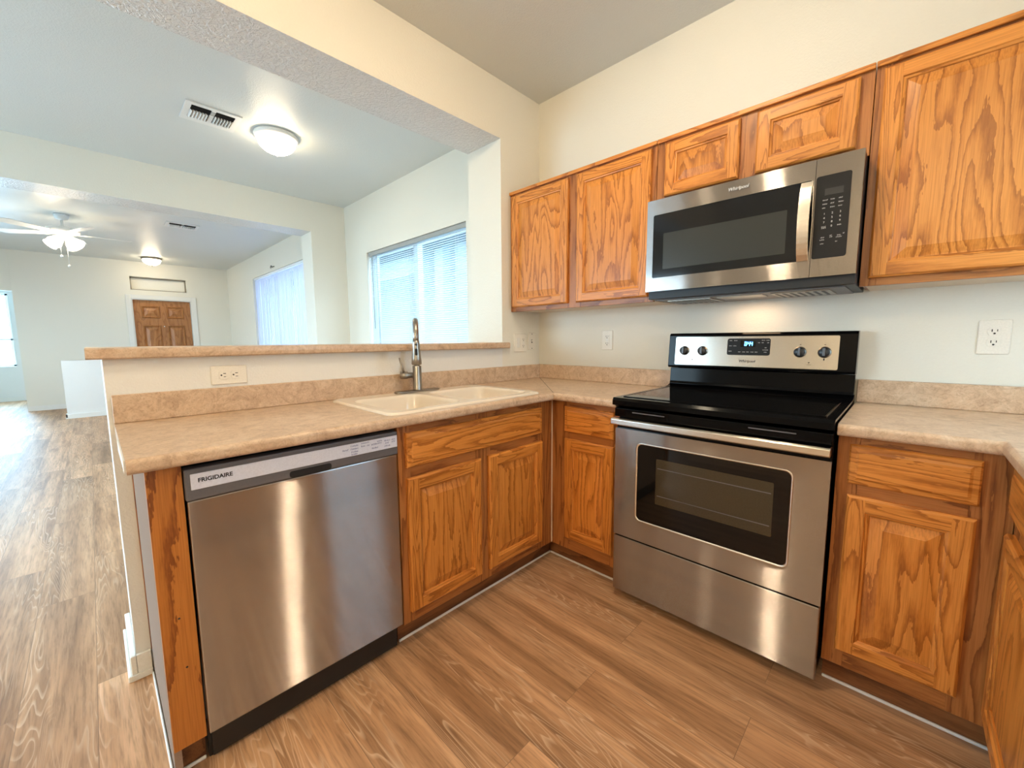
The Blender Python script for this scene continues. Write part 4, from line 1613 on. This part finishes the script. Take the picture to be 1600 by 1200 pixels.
# ------------------------------------------------------------------ microwave
mw = thing('microwave', 'stainless over the range microwave hung under the short oak cabinet', 'microwave', (0, 0, 1.36))
Z = -1.36
MX0, MX1, MF = 0.986, 1.7375, -0.400
mb = MB()
mb.box(MX0 + 0.002, MX1 - 0.002, -0.372, -0.001, 0.004, 1.805 + Z, 'black_matte', 0.002)
mb.build('body', mw)
mb = MB()
mb.box(MX0 + 0.03, MX1 - 0.03, -0.345, -0.030, 0.0, 0.0036, 'console')
for a in (1.05, 1.47):
    mb.box(a, a + 0.19, -0.30, -0.10, -0.004, -0.0002, 'nickel')
    for k in range(7):
        mb.box(a + 0.012 + k * 0.025, a + 0.022 + k * 0.025, -0.285, -0.115, -0.0050, -0.0041, 'black_matte')
mb.box(1.27, 1.44, -0.31, -0.20, -0.003, -0.0002, 'nickel')
mb.build('underside_plate', mw)
tl = bpy.data.lights.new('added_glow', 'AREA')  # added lamp imitating the glow reflected up from the cooktop
tl.shape = 'RECTANGLE'
tl.size, tl.size_y, tl.energy, tl.color = 0.16, 0.04, 0.13, (1.0, 0.66, 0.38)
to = bpy.data.objects.new('added_glow', tl)
to.location = (1.36, -0.12, -0.006)
C.objects.link(to)
to.parent = mw
dx1 = 1.6075


def sheet_with_window(mb, x0, x1, z0, z1, win, y, depth, m):
    tmp = bmesh.new()
    o4 = [tmp.verts.new((x, y, z)) for x, z in ((x0, z0), (x1, z0), (x1, z1), (x0, z1))]
    wv = [tmp.verts.new((x, y, z)) for x, z in win]
    E2 = [tmp.edges.new((o4[k], o4[(k + 1) % 4])) for k in range(4)] + [tmp.edges.new((wv[k], wv[(k + 1) % len(wv)])) for k in range(len(wv))]
    bmesh.ops.triangle_fill(tmp, use_beauty=True, use_dissolve=False, edges=E2)
    s_ = set(wv)
    bmesh.ops.delete(tmp, geom=[f for f in tmp.faces if all(v in s_ for v in f.verts)], context='FACES_ONLY')
    ob = [tmp.verts.new((v.co.x, y + depth, v.co.z)) for v in o4]
    for k in range(4):
        tmp.faces.new([o4[k], o4[(k + 1) % 4], ob[(k + 1) % 4], ob[k]])
    wb_ = [tmp.verts.new((v.co.x, y + 0.004, v.co.z)) for v in wv]
    for k in range(len(wv)):
        tmp.faces.new([wv[k], wv[(k + 1) % len(wv)], wb_[(k + 1) % len(wv)], wb_[k]])
    tmp.faces.new(ob)
    bmesh.ops.recalc_face_normals(tmp, faces=tmp.faces)
    mb._add(tmp, m)
MZ0, MZ1 = 1.397 + Z, 1.799 + Z
mb = MB()
win = rrect(1.016, 1.600, 1.457 + Z, 1.733 + Z, 0.007, 4)
sheet_with_window(mb, MX0, dx1, MZ0, MZ1, win, MF, 0.027, 'steel')
md = mb.build('door', mw)
mb = MB()
mb.prism(rrect(1.0165, 1.5995, 1.4575 + Z, 1.7325 + Z, 0.0068, 4), 'Y', MF + 0.0012, MF + 0.0036, 'mw_glass')
mb.build('window_glass', md)
mb = MB()
mb.prism(rrect(1.064, 1.529, 1.492 + Z, 1.648 + Z, 0.003, 3), 'Y', MF + 0.0004, MF + 0.0011, 'mw_screen')
mb.build('viewing_screen', md)
mb = MB()
prof = []
n = 14
for k in range(n + 1):
    z = 1.457 + Z + 0.272 * k / n
    s = math.sin(PI * k / n)
    prof.append((MF - 0.004 - 0.034 * s ** 0.7, z))
back = [(y + 0.010, z) for y, z in prof][::-1]
back[0] = (MF + 0.0005, back[0][1])
back[-1] = (MF + 0.0005, back[-1][1])
mb.prism(prof + back, 'X', 1.568, 1.601, 'steel_bright')
mb.build('handle', md)
mb = MB()
win = rrect(1.611, 1.708, 1.459 + Z, 1.739 + Z, 0.008, 4)
sheet_with_window(mb, dx1 + 0.0015, MX1, MZ0, MZ1, win, MF, 0.027, 'steel')
cpn = mb.build('control_panel', mw)
mb = MB()
mb.prism(rrect(1.6115, 1.7075, 1.4595 + Z, 1.7385 + Z, 0.0078, 4), 'Y', MF + 0.0006, MF + 0.0036, 'panel_dark')
kp = mb.build('keypad', mw)
mb = MB()
mb.box(1.637, 1.688, MF + 0.0001, MF + 0.0005, 1.672 + Z, 1.694 + Z, 'black_matte')
mb.build('display', kp)
kx = (1.640, 1.662, 1.684)
for r in range(3):
    for c in range(3):
        text('key_digit', str(1 + 3 * r + c), 0.0092, 'ink_white', kp, (kx[c], MF + 0.0004, 1.610 - 0.0145 * r + Z), ROT_Y, ex=0.0002)
text('key_digit', '0', 0.0092, 'ink_white', kp, (kx[1], MF + 0.0004, 1.5665 + Z), ROT_Y, ex=0.0002)
rows = []
for r, z in enumerate((1.656, 1.643, 1.630)):
    for c in range(3):
        rows.append((kx[c] - 0.007, z + Z, 0.013 - 0.002 * ((r + c) % 3)))
rows += [(1.634, 1.5665 + Z, 0.012), (1.6345, 1.562 + Z, 0.012), (1.678, 1.5665 + Z, 0.011), (1.634, 1.530 + Z, 0.009), (1.632, 1.522 + Z, 0.012), (1.659, 1.534 + Z, 0.006), (1.6595, 1.529 + Z, 0.006),
         (1.680, 1.532 + Z, 0.010), (1.677, 1.526 + Z, 0.014), (1.695, 1.536 + Z, 0.005), (1.634, 1.509 + Z, 0.009), (1.676, 1.512 + Z, 0.006), (1.6645, 1.6845 + Z, 0.0012)]
marks('key_word', rows, 'ink_white', kp, MF + 0.0005, 0.0042)
text('brand_lettering', 'Whirlpool', 0.0175, 'ink_white', md, (1.360, MF - 0.0012, 1.767 + Z), ROT_Y, 0.25, 0.0003, ex=0.0008)
text('brand_outline_shadow', 'Whirlpool', 0.0175, 'ink', md, (1.3612, MF - 0.0003, 1.7658 + Z), ROT_Y, 0.25, 0.0005, ex=0.0003)  # dark outline, offset to paint the shadow of the raised letters

# ------------------------------------------------------------------ outlets and switches
def duplex(t, cx, cz, y=-0.0052, horizontal=False):
    R = Matrix.Translation((cx, 0, cz)) @ (Matrix.Rotation(PI / 2, 4, 'Y') if horizontal else Matrix.Identity(4))
    for s in (-1, 1):
        mb = MB()
        pts = []
        for k in range(24):
            a = 2 * PI * k / 24
            pts.append((0.0172 * math.cos(a), max(-0.0142, min(0.0142, 0.0185 * math.sin(a))) + s * 0.0195))
        mb.prism(pts, 'Y', y - 0.0022, y + 0.0008, 'plate', 0.0005, mat=R)
        ro = mb.build('receptacle', t)
        mb = MB()
        mb.box(-0.0075, -0.0050, y - 0.0027, y - 0.0023, s * 0.0195 - 0.0010, s * 0.0195 + 0.0080, 'slot', mat=R)
        mb.box(0.0052, 0.0073, y - 0.0027, y - 0.0023, s * 0.0195 + 0.0000, s * 0.0195 + 0.0075, 'slot', mat=R)
        mb.lathe([(0.0, y - 0.0027), (0.0030, y - 0.0027), (0.0030, y - 0.0023), (0.0, y - 0.0023)], 'slot', 12, 'Y', (0, 0, s * 0.0195 - 0.0068), mat=R)
        mb.build('slots', ro)


def gfci(t, cx, cz, y=-0.0052):
    mb = MB()
    mb.box(cx - 0.0165, cx + 0.0165, y - 0.0020, y + 0.0008, cz - 0.033, cz + 0.033, 'plate', 0.001)
    ro = mb.build('receptacle', t)
    mb = MB()
    for s in (-1, 1):
        zz = cz + s * 0.021
        mb.box(cx - 0.0078, cx - 0.0052, y - 0.0025, y - 0.0021, zz - 0.001, zz + 0.007, 'slot')
        mb.box(cx + 0.0052, cx + 0.0074, y - 0.0025, y - 0.0021, zz, zz + 0.0065, 'slot')
        mb.lathe([(0.0, y - 0.0025), (0.0028, y - 0.0025), (0.0028, y - 0.0021), (0.0, y - 0.0021)], 'slot', 12, 'Y', (cx, 0, zz - 0.0065))
    mb.build('slots', ro)
    mb = MB()
    for s in (-1, 1):
        mb.box(cx - 0.008, cx + 0.008, y - 0.0030, y - 0.0019, cz + s * 0.0042 - 0.003, cz + s * 0.0042 + 0.003, 'trim', 0.0004)
    mb.build('test_button', ro)


def cover(t, w_, h_, y=-0.0052, name='cover_plate'):
    mb = MB()
    rings = [[(x, yy, z) for x, z in rrect(-w_ / 2 + i, w_ / 2 - i, -h_ / 2 + i, h_ / 2 - i, 0.004, 3)] for i, yy in ((0, -0.0006), (0, -0.0028), (0.0025, y))]
    mb.loops(rings, 'plate', True, True, True)
    return mb.build(name, t)


def plate_thing(name, label, cat, loc, rz, w_, h_):
    t = thing(name, label, cat, loc, rz)
    cover(t, w_, h_)
    return t
t = plate_thing('wall_outlet', 'white wall outlet mounted sideways on the half wall above the dishwasher', 'outlet', (0.0, -1.854, 1.055), PI / 2, 0.118, 0.072)
duplex(t, 0, 0, horizontal=True)
t = plate_thing('wall_outlet', 'white double plate with rocker switch and outlet at the bar top end', 'outlet', (0.0, -0.199, 1.160), PI / 2, 0.122, 0.120)
gfci(t, 0.026, 0)
mb = MB()
mb.box(-0.0425, -0.0095, -0.0075, -0.0050, -0.033, 0.033, 'plate', 0.001)
mb.prism([(-0.0075, -0.031), (-0.0100, 0.031), (-0.0070, 0.031), (-0.0070, -0.031)], 'X', -0.041, -0.011, 'trim')
mb.build('rocker_switch', t)
t = plate_thing('light_switch', 'white single switch plate nearest the inside wall corner', 'switch', (0.0, -0.084, 1.170), PI / 2, 0.072, 0.118)
mb = MB()
mb.box(-0.005, 0.005, -0.0056, -0.0050, -0.012, 0.012, 'slot')
mb.prism([(-0.0050, -0.004), (-0.0050, 0.006), (-0.013, 0.010), (-0.0135, 0.005)], 'X', -0.0036, 0.0036, 'plate')
mb.build('toggle', t)
for s in (-1, 1):
    mb = MB()
    mb.lathe([(0.0, -0.0062), (0.0034, -0.0060), (0.0034, -0.0050), (0.0, -0.0050)], 'slot', 12, 'Y', (0, 0, s * 0.049))
    mb.build('plate_screw', t)
t = plate_thing('wall_outlet', 'white outlet with test buttons on the wall left of the stove', 'outlet', (0.551, 0.0, 1.174), 0, 0.074, 0.118)
gfci(t, 0, 0)
t = plate_thing('wall_outlet', 'white duplex wall outlet on the wall right of the stove', 'outlet', (2.097, 0.0, 1.179), 0, 0.078, 0.122)
duplex(t, 0, 0)
